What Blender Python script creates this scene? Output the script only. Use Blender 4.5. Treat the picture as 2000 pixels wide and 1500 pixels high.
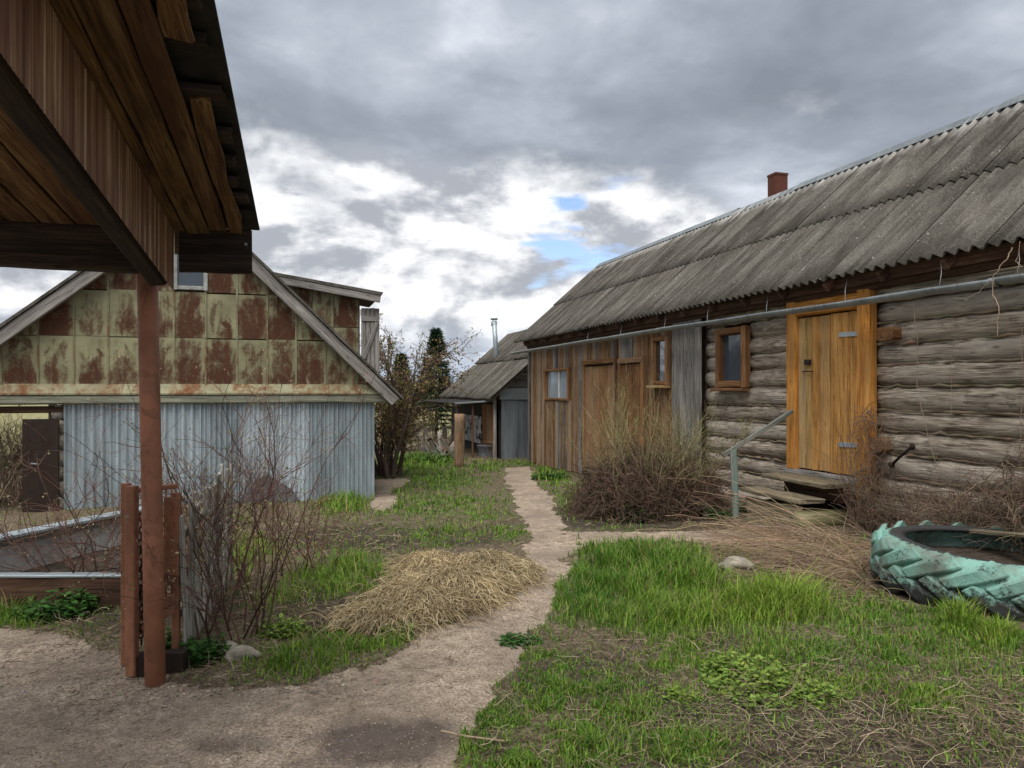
import bpy, math, random
import numpy as np
from mathutils import Matrix, Vector
random.seed(7); rng = np.random.default_rng(7)
for o in list(bpy.data.objects): bpy.data.objects.remove(o)
SC = bpy.context.scene; COL = SC.collection
R = math.radians

# ------------------------------------------------------------------ camera
YAW = R(16.83); SA, CA = math.sin(YAW), math.cos(YAW); FP = 1455.0; EYE = 1.6; HZ = 760.0
cd = bpy.data.cameras.new('camera'); cam = bpy.data.objects.new('camera', cd); COL.objects.link(cam)
cam.location = (0, 0, EYE); cam.rotation_euler = (R(90), 0, -YAW)
cd.sensor_width = 36; cd.lens = FP / 2000 * 36; cd.shift_y = 0.005; cd.clip_start = .05; cd.clip_end = 3000
SC.camera = cam

# ------------------------------------------------------------------ node helper
class NT:
    def __init__(s, tree): s.t = tree
    def node(s, typ, ins=None, **props):
        n = s.t.nodes.new(typ)
        for k, v in props.items(): setattr(n, k, v)
        for k, v in (ins or {}).items():
            if isinstance(v, bpy.types.NodeSocket): s.t.links.new(v, n.inputs[k])
            else: n.inputs[k].default_value = v
        return n
    def math(s, op, a, b=0.0, clamp=False):
        return s.node('ShaderNodeMath', {0: a, 1: b}, operation=op, use_clamp=clamp).outputs[0]
    def noise(s, vec, scale, detail=4, rough=.6, dist=0):
        return s.node('ShaderNodeTexNoise', {'Vector': vec, 'Scale': scale, 'Detail': detail, 'Roughness': rough, 'Distortion': dist}).outputs[0]
    def vor(s, vec, scale, feature='F1'):
        return s.node('ShaderNodeTexVoronoi', {'Vector': vec, 'Scale': scale}, feature=feature).outputs[0]
    def ramp(s, fac, stops, interp='LINEAR'):
        n = s.node('ShaderNodeValToRGB', {0: fac}); e = n.color_ramp.elements; n.color_ramp.interpolation = interp
        while len(e) < len(stops): e.new(.5)
        for el, (p, c) in zip(e, stops):
            el.position = p
            el.color = (c, c, c, 1) if isinstance(c, (int, float)) else (*c, 1)
        return n.outputs[0]
    def mix(s, fac, a, b, blend='MIX'):
        n = s.node('ShaderNodeMix', data_type='RGBA', blend_type=blend)
        for i, v in ((0, fac), (6, a), (7, b)):
            if isinstance(v, bpy.types.NodeSocket): s.t.links.new(v, n.inputs[i])
            elif i == 0: n.inputs[0].default_value = v
            else: n.inputs[i].default_value = (*v, 1) if len(v) == 3 else v
        return n.outputs[2]
    def vop(s, op, a, b=(0, 0, 0)):
        return s.node('ShaderNodeVectorMath', {0: a, 1: b}, operation=op).outputs[0]
    def mapr(s, x, a, b, c=0.0, d=1.0, smooth=False):
        n = s.node('ShaderNodeMapRange', {0: x, 1: a, 2: b, 3: c, 4: d}); n.interpolation_type = 'SMOOTHSTEP' if smooth else 'LINEAR'
        return n.outputs[0]
    def sep(s, v): return s.node('ShaderNodeSeparateXYZ', {0: v}).outputs
    def comb(s, x, y, z): return s.node('ShaderNodeCombineXYZ', {0: x, 1: y, 2: z}).outputs[0]

# ------------------------------------------------------------------ sky, sun, exposure
SUN_DIR = Vector((-.24, -.36, .90)).normalized()
SUN_EL = math.asin(SUN_DIR.z); SUN_AZ = math.atan2(SUN_DIR.x, SUN_DIR.y)
W = bpy.data.worlds.new('World'); SC.world = W; W.use_nodes = True
wt = W.node_tree; wt.nodes.clear(); g = NT(wt)
sky = g.node('ShaderNodeTexSky', sky_type='NISHITA', sun_disc=False, sun_elevation=SUN_EL, sun_rotation=SUN_AZ, air_density=1.0, dust_density=.6)
blue = g.mix(1.0, sky.outputs[0], (.135, .135, .15), 'MULTIPLY')
D = g.node('ShaderNodeTexCoord').outputs['Generated']
dx, dy, dz = g.sep(D)
el = g.math('MAXIMUM', dz, 0.0)
# wide cloud deck seen in perspective: flat layer coordinates
inv = g.math('DIVIDE', 1.0, g.math('ADD', el, .16))
PL = g.comb(g.math('MULTIPLY', dx, inv), g.math('MULTIPLY', dy, inv), 0.0)
PLo = g.vop('ADD', PL, (13.9458, 17.9186, 19.0948))
deck = g.noise(PLo, 1.05, 7, .52, .25)
deck2 = g.noise(PLo, 3.6, 6, .55, .2)
# heaped clouds of the lower sky
PC = g.vop('ADD', g.vop('MULTIPLY', D, (1, 1, 2.0)), (13.434, 10.119, 3.5558))
c1 = g.noise(PC, 4.2, 9, .56, .15)
c2 = g.noise(g.vop('ADD', PC, (-.010, -.012, .05)), 4.2, 9, .56, .15)
lit = g.mapr(g.math('SUBTRACT', c1, c2), -.075, .085, 0, 1, True)
deckcol = g.ramp(g.math('ADD', g.math('MULTIPLY', deck, .72), g.math('MULTIPLY', deck2, .28)),
                 [(.40, (.185, .21, .25)), (.51, (.255, .285, .335)), (.60, (.38, .415, .475)), (.71, (.66, .69, .745))])
heap = g.mix(lit, (.315, .335, .375), (.83, .835, .845))
heap = g.mix(g.mapr(el, .0, .10), (.36, .415, .51), heap)
# lower edge of the grey deck, ragged
edge = g.math('ADD', el, g.math('MULTIPLY', g.math('SUBTRACT', c1, .5), .30))
edge = g.math('ADD', edge, g.math('MULTIPLY', g.math('SUBTRACT', deck, .5), .35))
up = g.mapr(edge, .235, .30, 0, 1, True)
cl = g.mix(up, heap, deckcol)
gap = g.noise(g.vop('MULTIPLY', PC, (1, 1, 2.1)), 3.1, 6, .5, .2)
hole = g.mapr(gap, .335, .395, 1, 0, True)
hole = g.math('MULTIPLY', hole, g.math('SUBTRACT', 1.0, up))
hole = g.math('MULTIPLY', hole, g.mapr(el, .0, .05))
skycol = g.mix(hole, cl, blue)
bg = g.node('ShaderNodeBackground', {0: skycol, 1: .47})
wo = g.node('ShaderNodeOutputWorld'); wt.links.new(bg.outputs[0], wo.inputs[0])
sl = bpy.data.lights.new('sun', 'SUN'); sl.energy = 1.5; sl.angle = R(58); sl.color = (1, .955, .89)
so = bpy.data.objects.new('sun', sl); COL.objects.link(so); so.rotation_euler = SUN_DIR.to_track_quat('Z', 'Y').to_euler()
SC.view_settings.view_transform = 'Standard'; SC.view_settings.look = 'None'
SC.view_settings.exposure = 1.58; SC.view_settings.gamma = 1; SC.view_settings.use_curve_mapping = False

# ------------------------------------------------------------------ photo pixels <-> places
def proj(x, y, z):
    d = x * SA + y * CA
    return 1000 + FP * (x * CA - y * SA) / d, HZ - FP * (z - EYE) / d, d
def ray(u, v):
    r = (u - 1000) / FP
    return Vector((SA + r * CA, CA - r * SA, (HZ - v) / FP))
def onX(u, v, X): q = ray(u, v); t = X / q.x; return Vector((X, q.y * t, EYE + q.z * t))
def onY(u, v, Y): q = ray(u, v); t = Y / q.y; return Vector((q.x * t, Y, EYE + q.z * t))
def sstep(a, b, t): t = np.clip((t - a) / (b - a), 0, 1); return t * t * (3 - 2 * t)
def vnoise(x, y, sc, seed=0):
    x = np.asarray(x, float) * sc + seed * 17.3; y = np.asarray(y, float) * sc - seed * 9.1
    xi = np.floor(x).astype(np.int64); yi = np.floor(y).astype(np.int64); fx = x - xi; fy = y - yi
    def h(a, b):
        n = (a * 374761393 + b * 668265263 + seed * 1274126177) & 0xffffffff
        n = ((n ^ (n >> 13)) * 1274126177) & 0xffffffff
        return ((n ^ (n >> 16)) & 0xffff) / 65535.0
    fx = fx * fx * (3 - 2 * fx); fy = fy * fy * (3 - 2 * fy)
    return (h(xi, yi) * (1 - fx) + h(xi + 1, yi) * fx) * (1 - fy) + (h(xi, yi + 1) * (1 - fx) + h(xi + 1, yi + 1) * fx) * fy
def fbm(x, y, sc, seed=0, n=3): return sum(vnoise(x, y, sc * 2 ** i, seed + i) * .5 ** i for i in range(n)) / sum(.5 ** i for i in range(n))
def gz(x, y):
    x = np.asarray(x, float); y = np.asarray(y, float)
    z = .045 * sstep(2.2, 5.2, x) * (1 - sstep(9, 15, y)) - .38 * sstep(7, 19, y)
    z = z + (fbm(x, y, 1.3, 5) - .5) * .05 * sstep(1, 3, np.hypot(x, y)) + (fbm(x, y, 5, 9) - .5) * .018
    return z
def ground(u, v):
    u = np.asarray(u, float); v = np.asarray(v, float); r = (u - 1000) / FP
    z = np.zeros_like(u)
    for _ in range(6):
        d = (EYE - z) * FP / np.maximum(v - HZ, 8)
        x = d * (SA + r * CA); y = d * (CA - r * SA); z = gz(x, y)
    return x, y, z
def gpt(u, v): x, y, z = ground(u, v); return Vector((float(x), float(y), float(z)))

# ------------------------------------------------------------------ objects
WM = {}
def put(name, me, mat=None, parent=None, M=None):
    o = bpy.data.objects.new(name, me); COL.objects.link(o)
    M = M or Matrix.Identity(4)
    if mat is not None and me is not None and not me.materials: me.materials.append(mat)
    if parent is not None:
        o.parent = parent; o.matrix_parent_inverse = WM[parent.name].inverted()
    o.matrix_basis = M; WM[o.name] = M
    return o
def tag(o, label, cat, group=None, kind=None):
    if label: o['label'] = label
    if cat: o['category'] = cat
    if group: o['group'] = group
    if kind: o['kind'] = kind
    return o
def thing(name, loc, label, cat, group=None):
    o = put(name, None, None, None, Matrix.Translation(Vector(loc))); o.empty_display_size = .1
    return tag(o, label, cat, group)
def mesh(name, verts, faces, smooth=False):
    me = bpy.data.meshes.new(name); me.from_pydata([tuple(v) for v in verts], [], faces); me.update()
    if smooth: me.polygons.foreach_set('use_smooth', [True] * len(me.polygons))
    return me
def mesh_np(name, V, F, col=None, smooth=False, attrs=None):
    V = np.asarray(V, np.float32).reshape(-1, 3); F = np.asarray(F, np.int32); k = F.shape[1]
    me = bpy.data.meshes.new(name); me.vertices.add(len(V)); me.vertices.foreach_set('co', V.ravel())
    me.loops.add(F.size); me.loops.foreach_set('vertex_index', F.ravel())
    me.polygons.add(len(F)); me.polygons.foreach_set('loop_start', np.arange(0, F.size, k, dtype=np.int32))
    me.update(calc_edges=True)
    if smooth: me.polygons.foreach_set('use_smooth', np.ones(len(F), bool))
    if col is not None:
        a = me.color_attributes.new('Col', 'FLOAT_COLOR', 'POINT'); c = np.ones((len(V), 4), np.float32); c[:, :3] = col
        a.data.foreach_set('color', c.ravel())
    for n, d in (attrs or {}).items():
        a = me.attributes.new(n, 'FLOAT', 'POINT'); a.data.foreach_set('value', np.asarray(d, np.float32).ravel())
    me.validate(); return me
def boxmesh(name, x0, x1, y0, y1, z0, z1):
    v = [(x, y, z) for z in (z0, z1) for y in (y0, y1) for x in (x0, x1)]
    return mesh(name, v, [(0, 2, 3, 1), (4, 5, 7, 6), (0, 1, 5, 4), (2, 6, 7, 3), (0, 4, 6, 2), (1, 3, 7, 5)])
def prism(name, poly, axis, a, b):
    """poly: 2D points; axis 'X','Y','Z' is the extrusion axis from a to b"""
    def p(q, t): return {'X': (t, q[0], q[1]), 'Y': (q[0], t, q[1]), 'Z': (q[0], q[1], t)}[axis]
    n = len(poly); v = [p(q, a) for q in poly] + [p(q, b) for q in poly]
    f = [tuple(range(n)), tuple(range(2 * n - 1, n - 1, -1))] + [(i, (i + 1) % n, n + (i + 1) % n, n + i) for i in range(n)]
    me = mesh(name, v, f); import bmesh
    bm = bmesh.new(); bm.from_mesh(me); bmesh.ops.recalc_face_normals(bm, faces=bm.faces); bm.to_mesh(me); bm.free()
    return me
def barmesh(L, w, t, n=6, jit=.004, bow=.0, ch=.18, rs=None):
    rs = rs or random
    c = min(w, t) * ch; hw, ht = w / 2, t / 2
    ring = [(-hw + c, -ht), (hw - c, -ht), (hw, -ht + c), (hw, ht - c), (hw - c, ht), (-hw + c, ht), (-hw, ht - c), (-hw, -ht + c)]
    V = []; ph = rs.random() * 6
    for i in range(n + 1):
        s = i / n; bx = bow * math.sin(s * math.pi + ph * .1) + rs.uniform(-jit, jit) * .6; bt = rs.uniform(-jit, jit) * .5
        ws = 1 + rs.uniform(-jit, jit) / w * 1.2
        dz = [0] * 8
        if i in (0, n): dz = [rs.uniform(-jit, jit) * 2 for _ in ring]
        for (x, y), q in zip(ring, dz): V.append((x * ws + bx, y + bt, L * s + q))
    F = [tuple(range(7, -1, -1)), tuple(range(8 * n, 8 * n + 8))]
    for i in range(n):
        for k in range(8): F.append((8 * i + k, 8 * i + (k + 1) % 8, 8 * i + 8 + (k + 1) % 8, 8 * i + 8 + k))
    return mesh('bar', V, F)
def frame(p0, p1, side):
    p0 = Vector(p0); z = (Vector(p1) - p0).normalized(); x = Vector(side); x = (x - z * x.dot(z)).normalized(); y = z.cross(x)
    return Matrix(((x.x, y.x, z.x, p0.x), (x.y, y.y, z.y, p0.y), (x.z, y.z, z.z, p0.z), (0, 0, 0, 1)))
def bar(name, p0, p1, w, t, mat, parent, side=(1, 0, 0), n=6, jit=.004, bow=0, ch=.18):
    L = (Vector(p1) - Vector(p0)).length
    return put(name, barmesh(L, w, t, n, jit, bow, ch), mat, parent, frame(p0, p1, side))
def logmesh(L, r, n=14, k=14, flat=.80):
    V = []; ph = [random.random() * 6.28 for _ in range(4)]
    for i in range(n + 1):
        s = i / n
        for j in range(k):
            a = 6.2832 * j / k
            rr = r * (1 + .035 * math.sin(3 * a + ph[0] + 2 * s) + .03 * math.sin(5 * s * L + ph[1]) + .02 * math.sin(13 * s + a * 2 + ph[2]) + random.uniform(-.018, .018))
            V.append((rr * math.cos(a) + .008 * math.sin(s * 4 + ph[3]), rr * math.sin(a) * flat, L * s))
    F = [tuple(range(k - 1, -1, -1)), tuple(range(k * n, k * n + k))]
    for i in range(n):
        for j in range(k): F.append((k * i + j, k * i + (j + 1) % k, k * i + k + (j + 1) % k, k * i + k + j))
    return mesh('log', V, F, True)
def log(name, p0, p1, r, mat, parent):
    L = (Vector(p1) - Vector(p0)).length
    return put(name, logmesh(L, r, max(3, int(L * 5))), mat, parent, frame(p0, p1, (0, 0, 1)))
def tubes(P, Rd, sides=3, capless=True):
    """P (N,k,3) polylines, Rd (N,k) radii -> verts, quads"""
    P = np.asarray(P, float); N, k, _ = P.shape; Rd = np.broadcast_to(Rd, (N, k))
    T = np.gradient(P, axis=1); T /= np.linalg.norm(T, axis=2, keepdims=True) + 1e-9
    ref = rng.normal(size=(N, 1, 3)); ref = ref / np.linalg.norm(ref, axis=2, keepdims=True)
    A = np.cross(T, np.broadcast_to(ref, T.shape)); A /= np.linalg.norm(A, axis=2, keepdims=True) + 1e-9; B = np.cross(T, A)
    an = np.arange(sides) * 2 * np.pi / sides
    V = P[:, :, None, :] + Rd[:, :, None, None] * (np.cos(an)[:, None] * A[:, :, None, :] + np.sin(an)[:, None] * B[:, :, None, :])
    idx = np.arange(N * k * sides).reshape(N, k, sides)
    a = idx[:, :-1, :]; b = np.roll(a, -1, 2); c = np.roll(idx[:, 1:, :], -1, 2); d = idx[:, 1:, :]
    return V.reshape(-1, 3), np.stack([a, b, c, d], -1).reshape(-1, 4)
def pipe(name, pts, r, mat, parent, sides=14):
    P = np.array([list(p) for p in pts])[None]; V, F = tubes(P, np.full((1, P.shape[1]), r), sides)
    me = mesh_np(name, V, F, smooth=True)
    import bmesh
    bm = bmesh.new(); bm.from_mesh(me); bmesh.ops.holes_fill(bm, edges=[e for e in bm.edges if e.is_boundary], sides=0)
    bmesh.ops.recalc_face_normals(bm, faces=bm.faces); bm.to_mesh(me); bm.free()
    return put(name, me, mat, parent)
def walk(S, Dr, L, k=6, wob=.25, grav=0.0):
    N = len(S); P = np.zeros((N, k, 3)); P[:, 0] = S; d = Dr / (np.linalg.norm(Dr, axis=1, keepdims=True) + 1e-9)
    for i in range(1, k):
        d = d + rng.normal(size=(N, 3)) * wob / math.sqrt(k); d[:, 2] += grav / k
        d /= np.linalg.norm(d, axis=1, keepdims=True) + 1e-9
        P[:, i] = P[:, i - 1] + d * (L / (k - 1))[:, None]
    return P
def spawn(P, n, spread=.8, t0=.25, upb=.2):
    N, k, _ = P.shape; i = rng.integers(0, N, n); t = rng.uniform(t0, .98, n) * (k - 1); a = np.floor(t).astype(int); f = (t - a)[:, None]
    S = P[i, a] * (1 - f) + P[i, np.minimum(a + 1, k - 1)] * f
    T = P[i, np.minimum(a + 1, k - 1)] - P[i, a]; T /= np.linalg.norm(T, axis=1, keepdims=True) + 1e-9
    d = T + rng.normal(size=(n, 3)) * spread; d[:, 2] += upb
    return S, d, i
def leaves(C, size, droop=0.0, asp=.5):
    """diamond leaves with a fold: 4 verts, 2 tris each -> as quads"""
    n = len(C); a = rng.normal(size=(n, 3)); a[:, 2] -= droop; a /= np.linalg.norm(a, axis=1, keepdims=True)
    b = np.cross(a, rng.normal(size=(n, 3))); b /= np.linalg.norm(b, axis=1, keepdims=True); s = np.broadcast_to(size, (n,))[:, None]
    V = np.stack([C, C + a * s * .5 + b * s * asp * .5, C + a * s, C + a * s * .5 - b * s * asp * .5], 1)
    return V.reshape(-1, 3), np.arange(4 * n).reshape(n, 4)
def join(parts):
    V = []; F = []; C = []; o = 0
    for v, f, c in parts:
        V.append(v); F.append(f + o); o += len(v); c = np.asarray(c, float)
        C.append(np.broadcast_to(c, (len(v), 3)) if c.ndim == 1 else c)
    return np.concatenate(V), np.concatenate(F), np.concatenate(C)
def vary(c, n, per, amt=.25):
    """n elements of `per` verts each, colour c jittered"""
    k = np.clip(1 + rng.normal(size=(n, 1)) * amt, .35, 1.9) * np.clip(1 + rng.normal(size=(n, 3)) * amt * .25, .6, 1.5)
    return np.repeat(np.asarray(c) * k, per, 0)

# ------------------------------------------------------------------ materials
def newmat(name):
    m = bpy.data.materials.new(name); m.use_nodes = True; t = m.node_tree; t.nodes.clear(); q = NT(t)
    b = q.node('ShaderNodeBsdfPrincipled'); o = q.node('ShaderNodeOutputMaterial'); t.links.new(b.outputs[0], o.inputs[0])
    return m, q, b
def setin(q, b, **kw):
    for k, v in kw.items():
        k = k.replace('_', ' ')
        if isinstance(v, bpy.types.NodeSocket): q.t.links.new(v, b.inputs[k])
        else: b.inputs[k].default_value = (*v, 1) if isinstance(v, tuple) and len(v) == 3 else v
def bump(q, b, h, strength=.4, dist=.01):
    n = q.node('ShaderNodeBump', {'Height': h, 'Strength': strength, 'Distance': dist}); q.t.links.new(n.outputs[0], b.inputs['Normal'])
def coords(q, spread=20.0):
    oi = q.node('ShaderNodeObjectInfo').outputs['Random']; c = q.node('ShaderNodeTexCoord').outputs['Object']
    off = q.comb(q.math('MULTIPLY', oi, spread), q.math('MULTIPLY', oi, spread * 1.7), q.math('MULTIPLY', oi, spread * .6))
    return q.vop('ADD', c, off), oi
def wood(name, dark, mid, light, weather=None, wamt=.5, bmp=.5, rough=.9, gs=1.0, vary_=.35, knots=True, crackw=.018, bdist=.006, zl=1.1):
    m, q, b = newmat(name); co, rnd = coords(q)
    n1 = q.noise(q.vop('MULTIPLY', co, (18 * gs, 18 * gs, zl * gs)), 1, 7, .68, .9)
    fine = q.noise(q.vop('MULTIPLY', co, (130 * gs, 130 * gs, 3.5 * gs)), 1, 3, .6)
    low = q.noise(co, 2.3, 4, .6, .3)
    fac = q.math('ADD', q.math('MULTIPLY', n1, .62), q.math('MULTIPLY', fine, .38))
    c = q.ramp(fac, [(.385, dark), (.485, mid), (.60, light)])
    if weather is not None:
        wn = q.noise(q.vop('MULTIPLY', co, (9, 9, .8)), 1, 4, .6, .5)
        wm = q.math('ADD', q.math('MULTIPLY', q.math('SUBTRACT', q.math('ADD', wn, q.math('MULTIPLY', rnd, .5)), .25), 1.0), wamt - .5)
        c = q.mix(q.mapr(wm, .3, .75), c, q.mix(fac, tuple(x * .55 for x in weather), weather))
    val = q.math('ADD', q.mapr(rnd, 0, 1, 1 - vary_, 1 + vary_), q.mapr(low, .3, .7, -.22, .22))
    c = q.mix(1.0, c, q.comb(val, val, val), 'MULTIPLY')
    cr = q.noise(q.vop('MULTIPLY', co, (46 * gs, 46 * gs, .75 * gs)), 1, 3, .5, .4)
    crk = q.mapr(q.math('ABSOLUTE', q.math('SUBTRACT', cr, .5)), .0, crackw, 0, 1)
    crl = q.mapr(low, .46, .58, 1, 0); crk = q.math('MAXIMUM', crk, crl)
    c = q.mix(q.math('MULTIPLY', q.math('SUBTRACT', 1.0, crk), .75), c, tuple(x * .25 for x in dark))
    if knots:
        kv = q.vor(q.vop('MULTIPLY', co, (7, 7, 2.2)), 1.0); kn = q.mapr(kv, .06, .12, 1, 0)
        c = q.mix(q.math('MULTIPLY', kn, .6), c, tuple(x * .5 for x in dark))
    setin(q, b, Base_Color=c, Roughness=rough, Specular_IOR_Level=.25)
    h = q.math('ADD', fac, q.math('MULTIPLY', crk, .5)); bump(q, b, h, bmp, bdist)
    return m
def colmat(name, rough=.8, trans=.0, noise_amt=.0):
    m, q, b = newmat(name); a = q.node('ShaderNodeVertexColor', layer_name='Col').outputs[0]
    setin(q, b, Base_Color=a, Roughness=rough, Specular_IOR_Level=.2)
    if trans:
        tr = q.node('ShaderNodeBsdfTranslucent', {0: a}); mx = q.node('ShaderNodeMixShader', {0: trans, 1: b.outputs[0], 2: tr.outputs[0]})
        o = [n for n in q.t.nodes if n.type == 'OUTPUT_MATERIAL'][0]; q.t.links.new(mx.outputs[0], o.inputs[0])
    return m
def rustpaint(name, paint, rust, amt=.5, metal=0.0, scale=6.0, panel=False, rough=.65):
    m, q, b = newmat(name); co, rnd = coords(q)
    n = q.noise(q.vop('MULTIPLY', co, (1, 1, .55)), scale, 8, .70, .7); n2 = q.noise(co, scale * 5, 5, .7); st = q.noise(q.vop('MULTIPLY', co, (14, 14, 1.2)), 1, 4, .6)
    k = q.math('ADD', q.math('MULTIPLY', n, .8), q.math('MULTIPLY', n2, .2))
    if panel:
        ge = q.sep(q.node('ShaderNodeTexCoord').outputs['Generated'])
        ex = q.mapr(q.math('ABSOLUTE', q.math('SUBTRACT', ge[0], .5)), .25, .47, 0, 1, True)
        ez = q.mapr(q.math('ABSOLUTE', q.math('SUBTRACT', ge[2], .5)), .38, .5, 0, 1, True)
        k = q.math('SUBTRACT', k, q.math('MULTIPLY', ex, .13)); k = q.math('SUBTRACT', k, q.math('MULTIPLY', ez, .06))
        k = q.math('ADD', k, q.mapr(ge[2], 0, 1, .085, -.06)); k = q.math('ADD', k, q.mapr(rnd, 0, 1, -.09, .09))
        k = q.math('ADD', k, q.math('MULTIPLY', q.math('SUBTRACT', st, .5), .34))
    msk = q.mapr(k, .50 - amt * .2, .66 - amt * .2, 0, 1)
    msk = q.math('MULTIPLY', msk, q.mapr(n2, .30, .50, .7, 1))
    halo = q.mapr(k, .44 - amt * .2, .58 - amt * .2, 0, 1)
    pv = q.mix(q.mapr(q.noise(co, 2.5, 5, .65), .36, .64), tuple(x * .72 for x in paint), tuple(min(1, x * 1.15) for x in paint))
    stain = q.mix(n2, tuple(.5 * (x + y) for x, y in zip(paint, rust)), (rust[0] * 2.1, rust[1] * 2.9, rust[2] * 2.2))
    rv = q.mix(q.mapr(q.math('ADD', q.math('MULTIPLY', n2, .5), q.math('MULTIPLY', st, .5)), .35, .68), rust, (rust[0] * 1.9, rust[1] * 2.0, rust[2] * 1.7))
    c = q.mix(q.math('MULTIPLY', halo, .8), pv, stain); c = q.mix(msk, c, rv)
    setin(q, b, Base_Color=c, Roughness=q.mapr(msk, 0, 1, rough, .92), Metallic=metal, Specular_IOR_Level=.3)
    bump(q, b, q.math('ADD', q.math('MULTIPLY', msk, -.4), n2), .25, .004)
    return m

M = {}
M['log'] = wood('weathered_log', (.085, .064, .047), (.37, .305, .235), (.64, .56, .455), weather=(.48, .43, .37), wamt=.42, bmp=1.0, vary_=.2, crackw=.035, bdist=.022, zl=2.4)
M['plank'] = wood('brown_weathered_plank', (.06, .03, .014), (.205, .108, .05), (.36, .22, .115), weather=(.32, .265, .205), wamt=.36, bmp=.7)
M['plankgrey'] = wood('grey_weathered_plank', (.05, .046, .043), (.15, .14, .132), (.30, .28, .262), bmp=.7)
M['plankred'] = wood('red_brown_plank', (.10, .042, .016), (.26, .125, .052), (.36, .20, .095), weather=(.25, .18, .12), wamt=.3, bmp=.6)
M['orange'] = wood('orange_stained_wood', (.26, .09, .016), (.54, .225, .040), (.66, .32, .075), weather=(.36, .225, .10), wamt=.30, bmp=.6, rough=.7, vary_=.13)
M['orangepale'] = wood('faded_yellow_orange_board', (.22, .10, .03), (.50, .245, .066), (.64, .36, .12), weather=(.40, .27, .13), wamt=.34, bmp=.6, rough=.75, vary_=.15)
M['orangeold'] = wood('faded_orange_wood', (.23, .13, .045), (.44, .27, .095), (.56, .37, .15), weather=(.40, .34, .24), wamt=.35, bmp=.5, vary_=.15)
M['trim'] = wood('grey_barn_trim', (.10, .092, .085), (.24, .222, .205), (.38, .355, .325), bmp=.6, vary_=.15)
M['beamgreen'] = wood('greenish_old_beam', (.10, .10, .075), (.22, .225, .17), (.33, .33, .26), bmp=.6, vary_=.15)
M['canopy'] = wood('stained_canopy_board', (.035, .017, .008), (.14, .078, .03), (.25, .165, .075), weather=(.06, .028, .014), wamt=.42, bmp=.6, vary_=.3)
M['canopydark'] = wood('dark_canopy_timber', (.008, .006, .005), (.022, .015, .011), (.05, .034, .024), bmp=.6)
M['fence'] = wood('silver_fence_board', (.13, .12, .10), (.30, .285, .25), (.46, .44, .39), bmp=.7)
M['darkboard'] = wood('dark_brown_board', (.03, .017, .01), (.085, .045, .028), (.14, .08, .05), bmp=.6)
M['mossy'] = wood('mossy_step_board', (.06, .05, .03), (.22, .18, .12), (.34, .29, .20), weather=(.10, .12, .03), wamt=.35, bmp=.7)
M['bluegreen'] = wood('flaking_turquoise_wood', (.11, .11, .095), (.21, .215, .19), (.32, .325, .29), weather=(.17, .29, .25), wamt=.5, bmp=.6)
M['leaf'] = colmat('leaf_tint', .65, .35); M['twig'] = colmat('twig_tint', .85); M['straw'] = colmat('straw_tint', .8, .2)
M['panel'] = rustpaint('rusted_green_panel', (.25, .24, .14), (.052, .020, .0125), .40, panel=True, scale=5.5)
M['skirt'] = rustpaint('green_metal_skirting', (.27, .265, .165), (.10, .035, .015), .05, scale=3)
M['pipe'] = rustpaint('red_brown_painted_steel', (.34, .145, .085), (.11, .045, .03), -.12, scale=9, rough=.6)
M['rustdark'] = rustpaint('dark_rusted_steel', (.016, .010, .008), (.018, .009, .007), .4, scale=8)
M['redtin'] = rustpaint('dark_red_tin', (.12, .028, .020), (.06, .02, .012), .2, scale=6)
def galv(name, base, metal, rough):
    m, q, b = newmat(name); co, rnd = coords(q)
    n = q.noise(q.vop('MULTIPLY', co, (3, 3, .8)), 1, 6, .65, .5); sp = q.noise(co, 40, 3, .6)
    st = q.noise(q.vop('MULTIPLY', co, (25, 25, .6)), 1, 4, .6)
    k = q.math('ADD', q.math('MULTIPLY', n, .5), q.math('ADD', q.math('MULTIPLY', sp, .15), q.math('MULTIPLY', st, .35)))
    c = q.ramp(k, [(.39, tuple(x * .62 for x in base)), (.5, base), (.60, tuple(min(1, x * 1.28) for x in base))])
    v = q.mapr(rnd, 0, 1, .88, 1.12); c = q.mix(1.0, c, q.comb(v, v, v), 'MULTIPLY')
    dirt = q.mapr(q.noise(co, 5, 6, .7), .62, .72, 0, .5); c = q.mix(dirt, c, (.22, .19, .16))
    setin(q, b, Base_Color=c, Metallic=metal, Roughness=q.mapr(n, .3, .7, rough - .08, rough + .12)); bump(q, b, n, .15, .01)
    return m
M['galv'] = galv('galvanised_sheet', (.33, .385, .415), .35, .42)
M['galvnew'] = galv('bright_galvanised_sheet', (.50, .56, .60), .4, .34)
M['galvdull'] = galv('dull_blue_grey_tin', (.16, .18, .20), .25, .55)
M['zinc'] = galv('zinc_gutter', (.24, .265, .275), .4, .4)
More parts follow.
